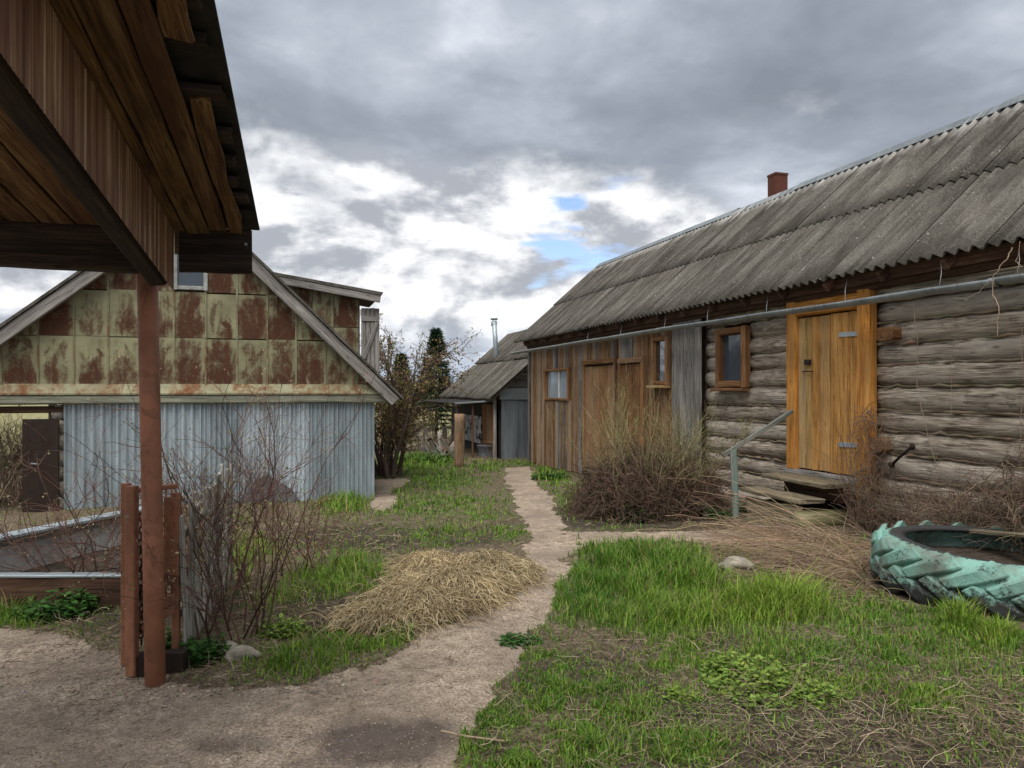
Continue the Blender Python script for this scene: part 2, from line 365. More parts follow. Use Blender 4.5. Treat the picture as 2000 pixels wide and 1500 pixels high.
def slate():
    m, q, b = newmat('asbestos_slate'); co, rnd = coords(q)
    n = q.noise(q.vop('MULTIPLY', co, (2.2, .6, 2.2)), 1.6, 6, .65, .4); sp = q.noise(co, 60, 4, .7)
    k = q.math('ADD', q.math('MULTIPLY', n, .55), q.math('MULTIPLY', sp, .45))
    c = q.ramp(k, [(.38, (.042, .037, .031)), (.5, (.088, .080, .069)), (.60, (.16, .148, .13))])
    v = q.mapr(rnd, 0, 1, .92, 1.08); c = q.mix(1.0, c, q.comb(v, v, v), 'MULTIPLY')
    # pale run-off below the ridge cap: attribute 'wash' rises at the washed sheet end
    wa = q.node('ShaderNodeAttribute', attribute_name='wash').outputs['Fac']
    wn = q.noise(q.vop('MULTIPLY', co, (9, .9, 1)), 1, 5, .6)
    wm = q.mapr(q.math('ADD', q.math('MULTIPLY', wa, .62), q.math('MULTIPLY', wn, .5)), .62, .86)
    c = q.mix(q.math('MULTIPLY', wm, .75), c, (.50, .49, .465))
    li = q.vor(co, 17.0); lm = q.mapr(q.math('ADD', li, q.math('MULTIPLY', q.noise(co, 3, 3), .5)), .28, .36, 1, 0)
    c = q.mix(q.math('MULTIPLY', lm, .8), c, (.42, .41, .36))
    mo = q.mapr(q.noise(co, 4.5, 6, .7), .60, .70, 0, .55); c = q.mix(mo, c, (.065, .062, .045))
    setin(q, b, Base_Color=c, Roughness=.95, Specular_IOR_Level=.15); bump(q, b, sp, .4, .006); return m
M['slate'] = slate()
def plain(name, c, rough=.8, metal=0, nsc=12, amt=.35, bmp=.3, spec=.3):
    m, q, b = newmat(name); co, rnd = coords(q); n = q.noise(co, nsc, 7, .68, .3)
    cc = q.ramp(n, [(.37, tuple(x * (1 - amt) for x in c)), (.63, tuple(min(1, x * (1 + amt)) for x in c))])
    setin(q, b, Base_Color=cc, Roughness=rough, Metallic=metal, Specular_IOR_Level=spec); bump(q, b, n, bmp, .01); return m
M['stone'] = plain('field_stone', (.25, .225, .18), .9, nsc=9, amt=.4, bmp=.7)
M['slab'] = plain('pale_cement_slab', (.50, .495, .47), .9, nsc=5, amt=.28)
M['slatedark'] = plain('dark_slate', (.06, .064, .07), .8, nsc=6)
M['iron'] = plain('dark_iron', (.045, .035, .03), .6, .5)
M['black'] = plain('black_felt', (.018, .017, .016), .9)
M['soil'] = plain('dark_soil', (.045, .034, .024), .95, nsc=14, amt=.6, bmp=1)
M['white'] = plain('white_paint', (.60, .62, .62), .6, nsc=6, amt=.12)
M['whiteold'] = plain('dingy_white_paint', (.30, .31, .29), .7, nsc=8, amt=.3)
M['inside'] = plain('dim_interior', (.035, .03, .027), .9)
M['curtain'] = plain('pale_curtain', (.42, .46, .50), .9, nsc=4, amt=.2)
M['bag'] = plain('grey_tub_plastic', (.20, .21, .23), .6)
def glass(name, base, rough=.04, ior=1.55):
    m, q, b = newmat(name); co, _ = coords(q); n = q.noise(co, 1.7, 3)
    setin(q, b, Base_Color=base, Roughness=q.mapr(q.noise(co, 9, 4), .4, .7, rough, rough + .10), IOR=ior, Specular_IOR_Level=.75); bump(q, b, n, .06, .02); return m
M['glass'] = glass('dusty_window_glass', (.05, .065, .085)); M['glasspale'] = glass('sky_tinted_curtained_glass', (.30, .35, .40), .08, 1.6)  # glasspale: sky reflection and curtain both mixed into the pane colour
M['glassmir'] = glass('clear_window_glass', (.025, .03, .035), .01, 2.3)
TYC = (5.22, 4.45)
def tyre_mat():
    m, q, b = newmat('flaking_turquoise_tyre'); co = q.node('ShaderNodeTexCoord').outputs['Object']
    wp = q.node('ShaderNodeNewGeometry').outputs['Position']; z = q.sep(wp)[2]
    n = q.noise(wp, 11, 9, .75, .5); n2 = q.noise(wp, 60, 5, .75)
    k = q.math('ADD', q.math('ADD', q.math('MULTIPLY', n, .75), q.math('MULTIPLY', n2, .25)), q.mapr(z, .02, .24, -.22, .06))
    rad = q.node('ShaderNodeVectorMath', {0: q.vop('SUBTRACT', wp, (TYC[0], TYC[1], 0)), 1: (1, 1, 0)}, operation='MULTIPLY').outputs[0]; rl = q.node('ShaderNodeVectorMath', {0: rad}, operation='LENGTH').outputs['Value']
    k = q.math('ADD', k, q.mapr(rl, .64, .72, -.4, 0)); pm = q.mapr(k, .44, .52, 0, 1)
    pc = q.mix(q.noise(wp, 6, 6, .7), (.11, .27, .225), (.27, .47, .405)); pc = q.mix(q.mapr(n2, .55, .75, 0, .6), pc, (.40, .58, .50))
    dirt = q.mapr(q.noise(wp, 3.2, 6, .7), .42, .62, 0, .9); pc = q.mix(dirt, pc, (.14, .155, .125))
    rb = q.mix(n2, (.012, .013, .014), (.055, .055, .055))
    setin(q, b, Base_Color=q.mix(pm, rb, pc), Roughness=.75, Specular_IOR_Level=.3); bump(q, b, q.math('ADD', n2, q.math('MULTIPLY', pm, .5)), .6, .008); return m
M['tyre'] = tyre_mat()
def streak():
    m, q, b = newmat('rust_streaked_sheet'); co = q.node('ShaderNodeTexCoord').outputs['Object']
    s = q.noise(q.vop('MULTIPLY', co, (1, 22, .5)), 1, 5, .7, .1); s2 = q.noise(q.vop('MULTIPLY', co, (1, 90, 1.2)), 1, 3, .6); l = q.noise(co, 3, 4)
    k = q.math('ADD', q.math('ADD', q.math('MULTIPLY', s, .6), q.math('MULTIPLY', s2, .3)), q.math('MULTIPLY', l, .15))
    c = q.ramp(k, [(.40, (.07, .026, .014)), (.50, (.15, .062, .03)), (.56, (.24, .13, .06)), (.64, (.55, .44, .27))])
    setin(q, b, Base_Color=c, Roughness=.8); bump(q, b, k, .3, .004); return m
M['streak'] = streak()
def spotted():
    m, q, b = newmat('black_blotched_white_sheet'); co = q.node('ShaderNodeTexCoord').outputs['Object']
    n = q.noise(co, 4.2, 3, .55, .6); k = q.mapr(n, .53, .55, 0, 1)
    setin(q, b, Base_Color=q.mix(k, (.55, .54, .52), (.02, .02, .02)), Roughness=.9); return m
M['spot'] = spotted()
def ground_mat():
    m, q, b = newmat('yard_ground'); P = q.node('ShaderNodeNewGeometry').outputs['Position']
    at = lambda n: q.node('ShaderNodeAttribute', attribute_name=n).outputs['Fac']
    n1 = q.noise(P, 1.6, 6, .62, .3); n2 = q.noise(P, 11, 6, .7, .2); n3 = q.noise(P, 70, 4, .7); n4 = q.noise(P, 28, 5, .72, .3)
    sand = q.ramp(q.math('ADD', q.math('MULTIPLY', n2, .55), q.math('MULTIPLY', n3, .45)), [(.38, (.14, .104, .075)), (.46, (.285, .222, .167)), (.54, (.37, .298, .23)), (.63, (.50, .42, .335))])
    gr = q.mapr(n3, .36, .64, .72, 1.28); sand = q.mix(1.0, sand, q.comb(gr, gr, gr), 'MULTIPLY')
    sand = q.mix(q.mapr(n1, .40, .62, 0, .7), sand, (.19, .152, .118))
    deb = q.mapr(n4, .52, .60, 0, .85); sand = q.mix(q.math('MULTIPLY', deb, at('debris')), sand, (.085, .062, .045))
    peb = q.vor(P, 34.0); pr = q.noise(P, 6, 3); pm = q.mapr(q.math('ADD', peb, q.math('MULTIPLY', pr, .55)), .34, .38, 1, 0)
    sand = q.mix(q.math('MULTIPLY', pm, .5), sand, (.47, .43, .37))
    soil = q.ramp(q.math('ADD', q.math('MULTIPLY', n2, .5), q.math('MULTIPLY', n3, .5)), [(.39, (.016, .012, .009)), (.49, (.048, .036, .027)), (.60, (.13, .10, .075))])
    thatch = q.ramp(q.math('ADD', q.math('MULTIPLY', n4, .5), q.math('MULTIPLY', n3, .5)), [(.39, (.035, .026, .017)), (.49, (.105, .08, .053)), (.59, (.26, .21, .14))])
    green = q.mix(n2, (.035, .065, .014), (.085, .14, .030))
    c = q.mix(q.mapr(q.math('ADD', at('soil'), q.math('MULTIPLY', q.math('SUBTRACT', n2, .5), 1.4)), .35, .6), thatch, soil)
    c = q.mix(q.mapr(q.math('ADD', at('green'), q.math('MULTIPLY', q.math('SUBTRACT', n2, .5), 1.2)), .45, .8, 0, .75), c, green)
    pj = q.math('ADD', at('path'), q.math('MULTIPLY', q.math('SUBTRACT', q.math('ADD', q.math('MULTIPLY', n4, .6), q.math('MULTIPLY', n2, .4)), .5), 1.1))
    pmk = q.mapr(pj, .42, .60); c = q.mix(pmk, c, sand)
    fld = at('field'); fc = q.mix(q.noise(P, .12, 5, .6), (.20, .20, .085), (.33, .29, .16)); c = q.mix(fld, c, fc)
    wj = q.math('ADD', at('wet'), q.math('MULTIPLY', q.math('SUBTRACT', q.math('ADD', q.math('MULTIPLY', n1, .5), q.math('MULTIPLY', n2, .5)), .5), 1.5)); wet = q.mapr(wj, .35, .75, 0, 1)
    c = q.mix(q.math('MULTIPLY', wet, .82), c, q.mix(n3, (.055, .042, .036), (.12, .095, .082)))
    # a crack across the trodden yard
    setin(q, b, Base_Color=c, Roughness=q.mapr(wet, 0, 1, .95, .75), Specular_IOR_Level=.2)
    h = q.math('ADD', q.math('ADD', q.math('MULTIPLY', n2, .7), q.math('MULTIPLY', n3, .35)), q.math('MULTIPLY', pm, .5)); bump(q, b, h, .8, .03); return m
M['ground'] = ground_mat()

# ------------------------------------------------------------------ ground: masks laid out on the real ground
def pip(u, v, poly):
    ins = np.zeros(np.shape(u), bool); n = len(poly)
    for i in range(n):
        x1, y1 = poly[i]; x2, y2 = poly[(i + 1) % n]
        if y1 == y2: continue
        c = ((y1 > v) != (y2 > v)) & (u < (x2 - x1) * (v - y1) / (y2 - y1) + x1); ins ^= c
    return ins
YARD = [(-4000, 1212), (0, 1226), (130, 1232), (225, 1275), (330, 1335), (480, 1343), (600, 1338), (660, 1318), (702, 1298), (1015, 1298), (965, 1348), (920, 1392), (905, 1440), (882, 1500), (820, 1700), (600, 4000), (-9000, 4000)]
PATH = [(700, 1302), (780, 1262), (880, 1218), (960, 1172), (1012, 1145), (1020, 1100), (1032, 1050), (1018, 1010), (1002, 965), (986, 935), (988, 914), (1035, 911), (1045, 940), (1075, 970), (1098, 1010), (1105, 1040), (1127, 1066), (1105, 1100), (1092, 1160), (1055, 1212), (1032, 1260), (1010, 1302)]
SIDE = [(1105, 1036), (1250, 1038), (1420, 1034), (1560, 1045), (1570, 1064), (1420, 1064), (1300, 1054), (1130, 1064)]
BARE = [(728, 938), (770, 932), (800, 938), (790, 950), (765, 955), (780, 985), (740, 1000), (725, 985)]
GREEN = [  # u, v, ru, rv, density, blade height, hue (0 deep green .. 1 yellow green)
 (1230,1110,130,62,1.2,.17,.25),(1160,1180,80,60,1.0,.12,.15),(1330,1130,90,50,.9,.14,.35),(1420,1190,140,40,1.0,.15,.7),(1530,1180,90,38,1.2,.20,.75),
 (1310,1210,120,36,.8,.10,.5),(960,1420,70,60,.8,.045,.3),(1060,1330,90,60,.85,.04,.3),(1150,1460,60,40,1.0,.07,.3),(1310,1468,90,30,1.1,.07,.3),(1000,1485,90,26,.7,.045,.4),
 (1700,1285,150,42,.85,.06,.2),(1760,1200,110,36,.75,.06,.3),(1872,1218,38,24,1.6,.19,.7),(1945,1250,42,22,1.3,.15,.75),(1810,1365,60,26,.9,.10,.6),(1350,1290,100,45,.8,.05,.4),
 (1500,1290,100,40,.8,.06,.45),(1640,1340,80,30,.6,.05,.5),(1200,1380,90,45,.8,.05,.35),(1330,1360,30,12,1.2,.07,.8),
 (690,1130,95,42,1.1,.16,.45),(570,1295,80,26,1.0,.09,.35),(660,1262,80,30,.8,.08,.4),(780,1245,50,20,.6,.08,.5),(850,930,110,36,1.0,.10,.3),(880,985,120,30,.7,.08,.4),(790,985,60,22,.8,.09,.3),
 (805,907,80,18,1.3,.24,.6),(960,915,60,12,.9,.13,.5),(1080,925,38,26,1.2,.15,.5),(1130,975,45,30,1.0,.10,.4),(670,985,55,22,1.1,.24,.4),(870,1048,110,22,.45,.06,.4),(990,1040,40,22,.6,.05,.4),
 (30,1205,60,20,.6,.16,.2),(470,1080,70,60,.4,.16,.7),(560,1170,60,40,.35,.10,.5),(940,1010,60,14,.6,.06,.4),(1000,905,80,7,.9,.10,.5)]
def gdens(u, v, x, y):
    d = np.zeros_like(u); h = np.zeros_like(u); hu = np.zeros_like(u); w = np.zeros_like(u) + 1e-6
    for (a, b, ru, rv, de, hh, q) in GREEN:
        e = np.exp(-(((u - a) / ru) ** 2 + ((v - b) / rv) ** 2) * 1.1); d = np.maximum(d, e * de); h += e * hh; hu += e * q; w += e
    base = np.clip((fbm(x, y, .9, 21) - .42) * 2.2, 0, .6) + .10
    d = np.clip(d * (.35 + 1.3 * fbm(x, y, 2.2, 33)) * (.25 + 1.6 * np.clip((vnoise(x, y, 9, 91) - .3) * 2, 0, 1)), 0, 1.4) + base * .30
    k = np.clip(w, 0, 1); h = np.where(w > .05, h / w, .04) * k + .04 * (1 - k); hu = hu / w * k + .4 * (1 - k)
    return d, h, hu
def masks(x, y):
    z = gz(x, y); dd = x * SA + y * CA; ok = dd > .45; ds = np.where(ok, dd, 1)
    u = 1000 + FP * (x * CA - y * SA) / ds; v = HZ - FP * (z - EYE) / ds
    # ragged edges in metres
    jx = x + (fbm(x, y, 3.2, 41) - .5) * .26; jy = y + (fbm(x, y, 3.2, 47) - .5) * .26; jd = np.where(ok, jx * SA + jy * CA, 1)
    ju = 1000 + FP * (jx * CA - jy * SA) / jd; jv = HZ - FP * (z - EYE) / jd
    yard = np.where(ok, pip(ju, jv, YARD), x < .15); path = ok & (pip(ju, jv, PATH) | pip(ju, jv, SIDE) | pip(ju, jv, BARE)) & (y < 25)
    return u, v, ok, yard, path
def ell(u, v, L): 
    r = np.zeros_like(u)
    for (a, b, ru, rv, k) in L: r = np.maximum(r, k * np.exp(-(((u - a) / ru) ** 2 + ((v - b) / rv) ** 2)))
    return r
def geo(a, b, n): return list(a + (b - a) * ((np.exp(np.linspace(0, 5, n)) - 1) / (math.exp(5) - 1)))
xs = np.array(sorted(set(np.round(geo(-4.2, -500, 34)[::-1] + list(np.arange(-4.2, 6.6, .06)) + geo(6.6, 500, 34), 3))))
ys = np.array(sorted(set(np.round(list(np.linspace(-12, 1.6, 26)) + list(np.arange(1.6, 10, .06)) + list(np.arange(10, 24, .13)) + geo(24, 1200, 40), 3))))
GX, GY = np.meshgrid(xs, ys); fx, fy = GX.ravel(), GY.ravel()
u_, v_, ok_, yard_, path_ = masks(fx, fy); fz = gz(fx, fy)
dn_, hh_, hu_ = gdens(np.where(ok_, u_, -9999.), v_, fx, fy)
near = (np.abs(fx) < 14) & (fy < 30)
fz = fz - .03 * yard_ * 0 - .012 * (yard_ | path_) * near
SOIL = [(700, 1052, 120, 20, .9), (860, 1050, 110, 16, .6), (1300, 1400, 130, 40, .6), (1250, 1480, 90, 18, .4), (1800, 1440, 260, 80, .9), (1450, 1440, 200, 60, .7), (1150, 1330, 130, 50, .5), (1560, 1300, 120, 30, .4), (640, 1200, 110, 40, .5), (250, 1180, 200, 40, .6), (1250, 1010, 170, 22, .9), (1130, 1010, 40, 20, .5), (960, 1460, 40, 25, .4), (1380, 1250, 60, 22, .6)]
WET = [(450, 1440, 120, 40, 1.0), (740, 1450, 190, 62, 1.1), (880, 1410, 40, 60, .5), (620, 1490, 200, 40, .7), (560, 1385, 60, 14, .5)]
DEB = [(200, 1265, 190, 36, .95), (430, 1322, 230, 26, .95), (190, 1390, 110, 40, .45), (760, 1420, 60, 26, .5), (640, 1345, 80, 18, .7)]
att = {'path': (yard_ | path_).astype(float), 'soil': np.clip(ell(u_, v_, SOIL) * ok_ + .36, 0, 1), 'wet': ell(u_, v_, WET) * ok_ * np.clip(fbm(fx, fy, 3.5, 83) * 2.2 - .35, 0, 1.2), 'debris': np.clip(ell(u_, v_, DEB) * ok_ + .16, 0, 1),
       'green': np.clip(dn_, 0, 1) * (fy < 40), 'field': sstep(22, 34, fy) + (1 - sstep(22, 34, fy)) * sstep(7, 12, -fx)}
nx, ny = len(xs), len(ys)
I = np.arange(nx * ny).reshape(ny, nx); F = np.stack([I[:-1, :-1], I[:-1, 1:], I[1:, 1:], I[1:, :-1]], -1).reshape(-1, 4)
fy_c = yard_[F].mean(1) > .5; fp_c = (path_[F].mean(1) > .5) & ~fy_c
GV = np.stack([fx, fy, fz], 1)
for nm, sel in (('ground', ~fy_c & ~fp_c), ('path', fp_c), ('dirt_yard', fy_c)):
    f = F[sel]; used = np.unique(f); rm = np.full(nx * ny, -1); rm[used] = np.arange(len(used))
    o = put(nm, mesh_np(nm, GV[used], rm[f], smooth=True, attrs={k: a[used] for k, a in att.items()}), M['ground'])
    tag(o, {'ground': 'uneven soil with grass and dry litter running out to the field', 'path': 'trodden sandy footpath winding between the buildings', 'dirt_yard': 'bare beaten earth of the yard with a damp dark stain'}[nm], nm.replace('dirt_yard', 'yard'), kind='structure')

# ------------------------------------------------------------------ grass, straw and litter
TY = Vector((5.22, 4.45, 0)); TYR = .86
def blocked(x, y):
    return (x > 6.2) & (y < 19.3) & (y > .5) | (np.hypot(x - TY.x, y - TY.y) < TYR + .02) | ((y > 12.25) & (y < 18.5) & (x < 1.32) & (x > -3.1)) | ((x > 5.6) & (y > 20) & (y < 28)) | ((x > 5.45) & (y > 6.6) & (y < 8.3))
def scatter(n, ulo=-350, uhi=2350, vlo=880, vhi=1750):
    u = rng.uniform(ulo, uhi, n); v = rng.uniform(vlo, vhi, n); x, y, z = ground(u, v); return u, v, x, y, z
def offpath(x, y):
    _, _, _, a, b = masks(x, y); return ~(a | b)
u, v, x, y, z = scatter(1000000)
d, h, hu = gdens(u, v, x, y)
straw_zone = ell(u, v, [(900, 1140, 110, 62, 1), (760, 1190, 90, 40, 1), (1640, 1100, 130, 55, .9), (1250, 985, 150, 35, .8)])
keep = (rng.random(len(u)) < d * .50 * (1 - .85 * straw_zone)) & ~blocked(x, y) & offpath(x, y)
u, v, x, y, z, h, hu = (a[keep] for a in (u, v, x, y, z, h, hu))
n = len(u); dist = np.hypot(x, y); wdt = np.maximum(.0032, .00062 * dist) * rng.uniform(.7, 1.5, n)
h = h * .70 * (.5 + vnoise(x, y, 4.5, 55)) * rng.uniform(.4, 1.35, n) * np.where(rng.random(n) < .06, 1.5, 1); an = rng.uniform(0, 6.283, n); lean = rng.uniform(.2, 1.25, n) * h
ux, uy = np.cos(an), np.sin(an); px, py = -uy, ux
def P3(a, b, c): return np.stack([a, b, c], 1)
zb = z - .012
V = np.stack([P3(x - px * wdt, y - py * wdt, zb), P3(x + px * wdt, y + py * wdt, zb),
              P3(x + ux * lean * .35 + px * wdt * .8, y + uy * lean * .35 + py * wdt * .8, z + h * .6), P3(x + ux * lean * .35 - px * wdt * .8, y + uy * lean * .35 - py * wdt * .8, z + h * .6),
              P3(x + ux * lean, y + uy * lean, z + h), P3(x + ux * lean * 1.001, y + uy * lean, z + h * .995)], 1).reshape(-1, 3)
b0 = np.arange(n)[:, None] * 6; F = np.concatenate([b0 + np.array([[0, 1, 2, 3]]), b0 + np.array([[3, 2, 4, 5]])], 0)
ca = np.array([.062, .165, .022]); cb = np.array([.25, .355, .045]); cc = np.array([.30, .25, .11])
col = ca + (cb - ca) * np.clip(hu + rng.normal(size=n) * .22, 0, 1)[:, None]; col *= rng.uniform(.7, 1.35, (n, 1))
dry = rng.random(n) < .10; col[dry] = cc * rng.uniform(.6, 1.2, (dry.sum(), 1))
o = put('grass', mesh_np('grass', V, F, np.repeat(col, 6, 0)), M['leaf']); tag(o, 'fresh green spring grass growing in tufts around the path', 'grass', kind='stuff')
# low leafy ground cover among the blades
u, v, x, y, z = scatter(420000); d, h, hu = gdens(u, v, x, y); wide = ell(u, v, [(1450, 1340, 520, 150, .8), (1100, 1400, 200, 120, .6), (850, 960, 170, 60, .5), (1250, 1150, 200, 70, .5), (600, 1270, 170, 40, .4), (1800, 1280, 200, 60, .5)])
keep = (rng.random(len(u)) < (.25 * d + wide * np.clip((fbm(x, y, 1.6, 71) - .36) * 3.2, 0, 1)) * .95) & ~blocked(x, y) & offpath(x, y); x, y, z, hu = x[keep], y[keep], z[keep], hu[keep]; n = len(x)
sz = np.maximum(.009, .0023 * np.hypot(x, y)) * rng.uniform(.6, 1.6, n); an = rng.uniform(0, 6.283, n); tl = rng.uniform(0, 1.0, n); A = np.stack([np.cos(an), np.sin(an), tl], 1) * sz[:, None]; B = np.stack([-np.sin(an), np.cos(an), rng.normal(0, .3, n)], 1) * (sz * rng.uniform(.14, .4, n))[:, None]
C0 = np.stack([x, y, z + rng.uniform(-.008, .022, n)], 1); V = np.stack([C0, C0 + A * .5 + B, C0 + A, C0 + A * .5 - B], 1).reshape(-1, 3); q1 = np.array([.06, .15, .024]); q2 = np.array([.21, .32, .05])
col = (q1 + (q2 - q1) * rng.random((n, 1))) * rng.uniform(.75, 1.3, (n, 1))
o = put('ground_cover', mesh_np('ground_cover', V, np.arange(4 * n).reshape(n, 4), np.repeat(col, 4, 0)), M['leaf']); tag(o, 'low green clover and seedlings matted between the grass tufts', 'ground cover', kind='stuff')
def stalks(u, v, L, wid, cols, lift=.03, k=5, curl=.9, flat=.25, dirn=None):
    x, y, z = ground(u, v); m = ~blocked(x, y); x, y, z = x[m], y[m], z[m]; n = len(x); L = np.broadcast_to(L, m.shape)[m]
    a = rng.uniform(0, 6.283, n) if dirn is None else dirn[m] + rng.normal(size=n) * .5
    dr = np.stack([np.cos(a), np.sin(a), rng.uniform(-.05, flat, n)], 1)
    P = walk(np.stack([x, y, z + lift * rng.random(n)], 1), dr, L, k, curl, -.25)
    P[:, :, 2] = np.maximum(P[:, :, 2], gz(P[:, :, 0], P[:, :, 1]) + .004 + lift * .3 * rng.random((n, 1)))
    dist = np.hypot(x, y); w = np.maximum(wid, .00042 * dist) * rng.uniform(.6, 1.4, n)
    V, F = tubes(P, w[:, None] * np.array([1, 1, .9, .8, .5])[None, :k], 3)
    c = np.asarray(cols)[rng.integers(0, len(cols), n)] * rng.uniform(.65, 1.25, (n, 1)); return V, F, np.repeat(c, k * 3, 0)
u, v, x, y, z = scatter(150000)
LIT = [(1560, 1430, 380, 80, .55), (1650, 1330, 300, 60, .4), (1250, 1270, 170, 40, .5), (1380, 1250, 50, 25, .9), (720, 1050, 170, 26, .95), (950, 1040, 90, 30, .55), (640, 1200, 120, 60, .8), (520, 1180, 120, 80, .7), (350, 1150, 260, 50, .5), (430, 1315, 150, 20, .5), (1150, 1000, 60, 25, .5), (1600, 1090, 150, 60, .9), (1300, 1020, 150, 15, .6), (830, 1000, 120, 20, .3), (140, 1215, 150, 30, .5), (640, 1030, 60, 30, .8), (1900, 1400, 200, 90, .7)]
p = ell(u, v, LIT) * (.25 + 1.2 * fbm(x, y, 1.7, 61)) + .035
keep = (rng.random(len(u)) < p * .42) & offpath(x, y)
cl = [(.40, .315, .205), (.30, .225, .145), (.48, .40, .28), (.17, .12, .085), (.24, .18, .13)]
A = stalks(u[keep], v[keep], rng.uniform(.03, .26, keep.sum()) * rng.uniform(.5, 1.2, keep.sum()), .0016, cl)
u2, v2, x2, y2, _ = scatter(26000); k2 = (rng.random(len(u2)) < .04 + .30 * ell(u2, v2, DEB)) & ~offpath(x2, y2)
Bp = stalks(u2[k2], v2[k2], rng.uniform(.02, .10, k2.sum()), .0019, [(.10, .075, .055), (.25, .2, .15), (.16, .12, .09)], lift=.006, flat=.03)
V, F, C = join([A, Bp]); o = put('dry_litter', mesh_np('dry_litter', V, F, C), M['straw']); tag(o, 'dry stalks and leaf litter strewn over the soil', 'litter', kind='stuff')
# small pale chips and gravel round the foot of the post
u3 = np.concatenate([rng.normal(400, 150, 900), rng.normal(790, 120, 20), rng.uniform(-100, 1000, 2600)]); v3 = np.concatenate([rng.normal(1322, 16, 900), rng.normal(1400, 40, 20), rng.uniform(1190, 1560, 2600)])
_u, _v, _x, _y, _z = scatter(60000, -100, 1500, 905, 1600); kk = ~offpath(_x, _y) & (rng.random(len(_u)) < .16); u3 = np.concatenate([u3, _u[kk]]); v3 = np.concatenate([v3, _v[kk]])
x, y, z = ground(u3, v3); n = len(x); s = rng.uniform(.003, .012, n) * np.where(np.arange(n) > 900, .5, 1); ico = np.array([(1, 0, 0), (-1, 0, 0), (0, 1, 0), (0, -1, 0), (0, 0, 1), (0, 0, -1)], float)
s = s[:n]; V = np.stack([x, y, z + s * .15 - .012], 1)[:, None, :] + ico[None] * s[:, None, None] * rng.uniform(.5, 1.3, (n, 6, 1)) * np.array([1, 1, .6])
T = np.array([(0, 2, 4), (2, 1, 4), (1, 3, 4), (3, 0, 4), (2, 0, 5), (1, 2, 5), (3, 1, 5), (0, 3, 5)]); F = (np.arange(n)[:, None, None] * 6 + T[None]).reshape(-1, 3)
o = put('gravel', mesh_np('gravel', V.reshape(-1, 3), F, vary((.28, .235, .185), n, 6, .5)), M['twig']); tag(o, 'pale gravel and wood chips scattered round the post foot', 'gravel', kind='stuff')

# ================================================================== the long log house on the right
XW = 6.3; XE = 5.95; ZE = 2.84; XR = 8.45; ZR = 5.035; YN = 1.2; YF = 19.05
house = thing('log_house', (8.4, 10, 0), 'long low grey log and plank outbuilding with mossy corrugated roof on the right', 'house')
Yu = lambda u, X=XW: onX(u, 760, X).y
Zu = lambda u, v, X=XW: onX(u, v, X).z
put('wall', boxmesh('wall', XW + .16, 10.4, YN + .1, YF - .1, -.5, 2.9), M['inside'], house)
put('gable', prism('gable', [(XW + .05, 2.75), (10.6, 2.75), (XR, ZR - .16)], 'Y', YF - .14, YF - .08), M['plank'], house)
put('gable', prism('gable', [(XW + .05, 2.75), (10.6, 2.75), (XR, ZR - .16)], 'Y', YN + .2, YN + .26), M['plankgrey'], house)
# logs: joints read off the wall right of the door
J = [-.12, .16, .41, .64, .895, 1.145, 1.37, 1.63, 1.865, 2.095, 2.33, 2.565, 2.80, 3.03]
yd0, yd1 = Yu(1709), Yu(1548); yc = Yu(1378)
w3 = (Yu(1464), Yu(1406)); w3z = (Zu(1435, 757), Zu(1435, 640))
for a, b in zip(J[:-1], J[1:]):
    r = (b - a) / 2 * 1.10; zc = (a + b) / 2; xo = XW + .10 + random.uniform(-.018, .018)
    log('log', (xo, YN, zc + random.uniform(-.01, .01)), (xo, yd0 + .01, zc + random.uniform(-.01, .01)), r, M['log'], house)
    if zc > 2.62: log('log', (xo, yd0 + .012, zc), (xo, yc, zc), r, M['log'], house); continue
    if w3z[0] < zc < w3z[1] + .05:
        log('log', (xo, yd1 - .01, zc), (xo, w3[0] + .04, zc), r, M['log'], house); log('log', (xo, w3[1] - .04, zc), (xo, yc, zc), r, M['log'], house)
    else: log('log', (xo, yd1 - .01, zc), (xo, yc, zc), r, M['log'], house)
# moss and oakum in the log joints
P = []; 
for a in J[1:-2]:
    for s in range(2):
        y = np.linspace(YN + .1, yd0 - .02, 60) if s == 0 else np.linspace(yd1 + .02, yc, 30)
        if s and w3z[0] < a < w3z[1]: continue
        q = np.stack([XW + .02 + rng.normal(size=len(y)) * .006, y, a + rng.normal(size=len(y)) * .006], 1)
        V, F = tubes(q[None], np.abs(rng.normal(.014, .005, (1, len(y)))), 5); P.append((V, F, vary((.17, .135, .09), len(y), 5, .3)))
V, F, C = join(P); o = put('chinking', mesh_np('chinking', V, F, C), M['twig'], house)
# vertical planks of the far half
wins = []
def plank_run(ya, yb, z0f, z1, mat, wmin=.13, wmax=.19, x=XW - .03, openings=(), name='plank'):
    y = ya
    while y < yb - .03:
        w = min(random.uniform(wmin, wmax), yb - y); yc_ = y + w / 2; z0 = z0f + float(gz(XW, yc_))
        segs = [(z0, z1 + random.uniform(-.01, .01))]
        for (oa, ob, oz0, oz1) in openings:
            if oa - w * .35 < yc_ < ob + w * .35: segs = [s for s in ((z0, oz0), (oz1, z1)) if s[1] - s[0] > .03]
        for (s0, s1) in segs:
            m = mat if not callable(mat) else mat(yc_)
            bar(name, (x + random.uniform(-.008, .008), yc_, s0), (x + random.uniform(-.012, .008), yc_ + random.uniform(-.008, .008), s1), w - .008, .028, m, house, (0, 1, 0), 5, .003)
        y += w
yw2 = (Yu(1312), Yu(1281)); zw2 = (Zu(1296, 752), Zu(1296, 658)); yw1 = (Yu(1115), Yu(1069)); zw1 = (Zu(1092, 782), Zu(1092, 720))
ydA = (Yu(1208), Yu(1143)); ydB = (Yu(1262), Yu(1213)); zdt = Zu(1180, 705)
zdB = Zu(1235, 703)
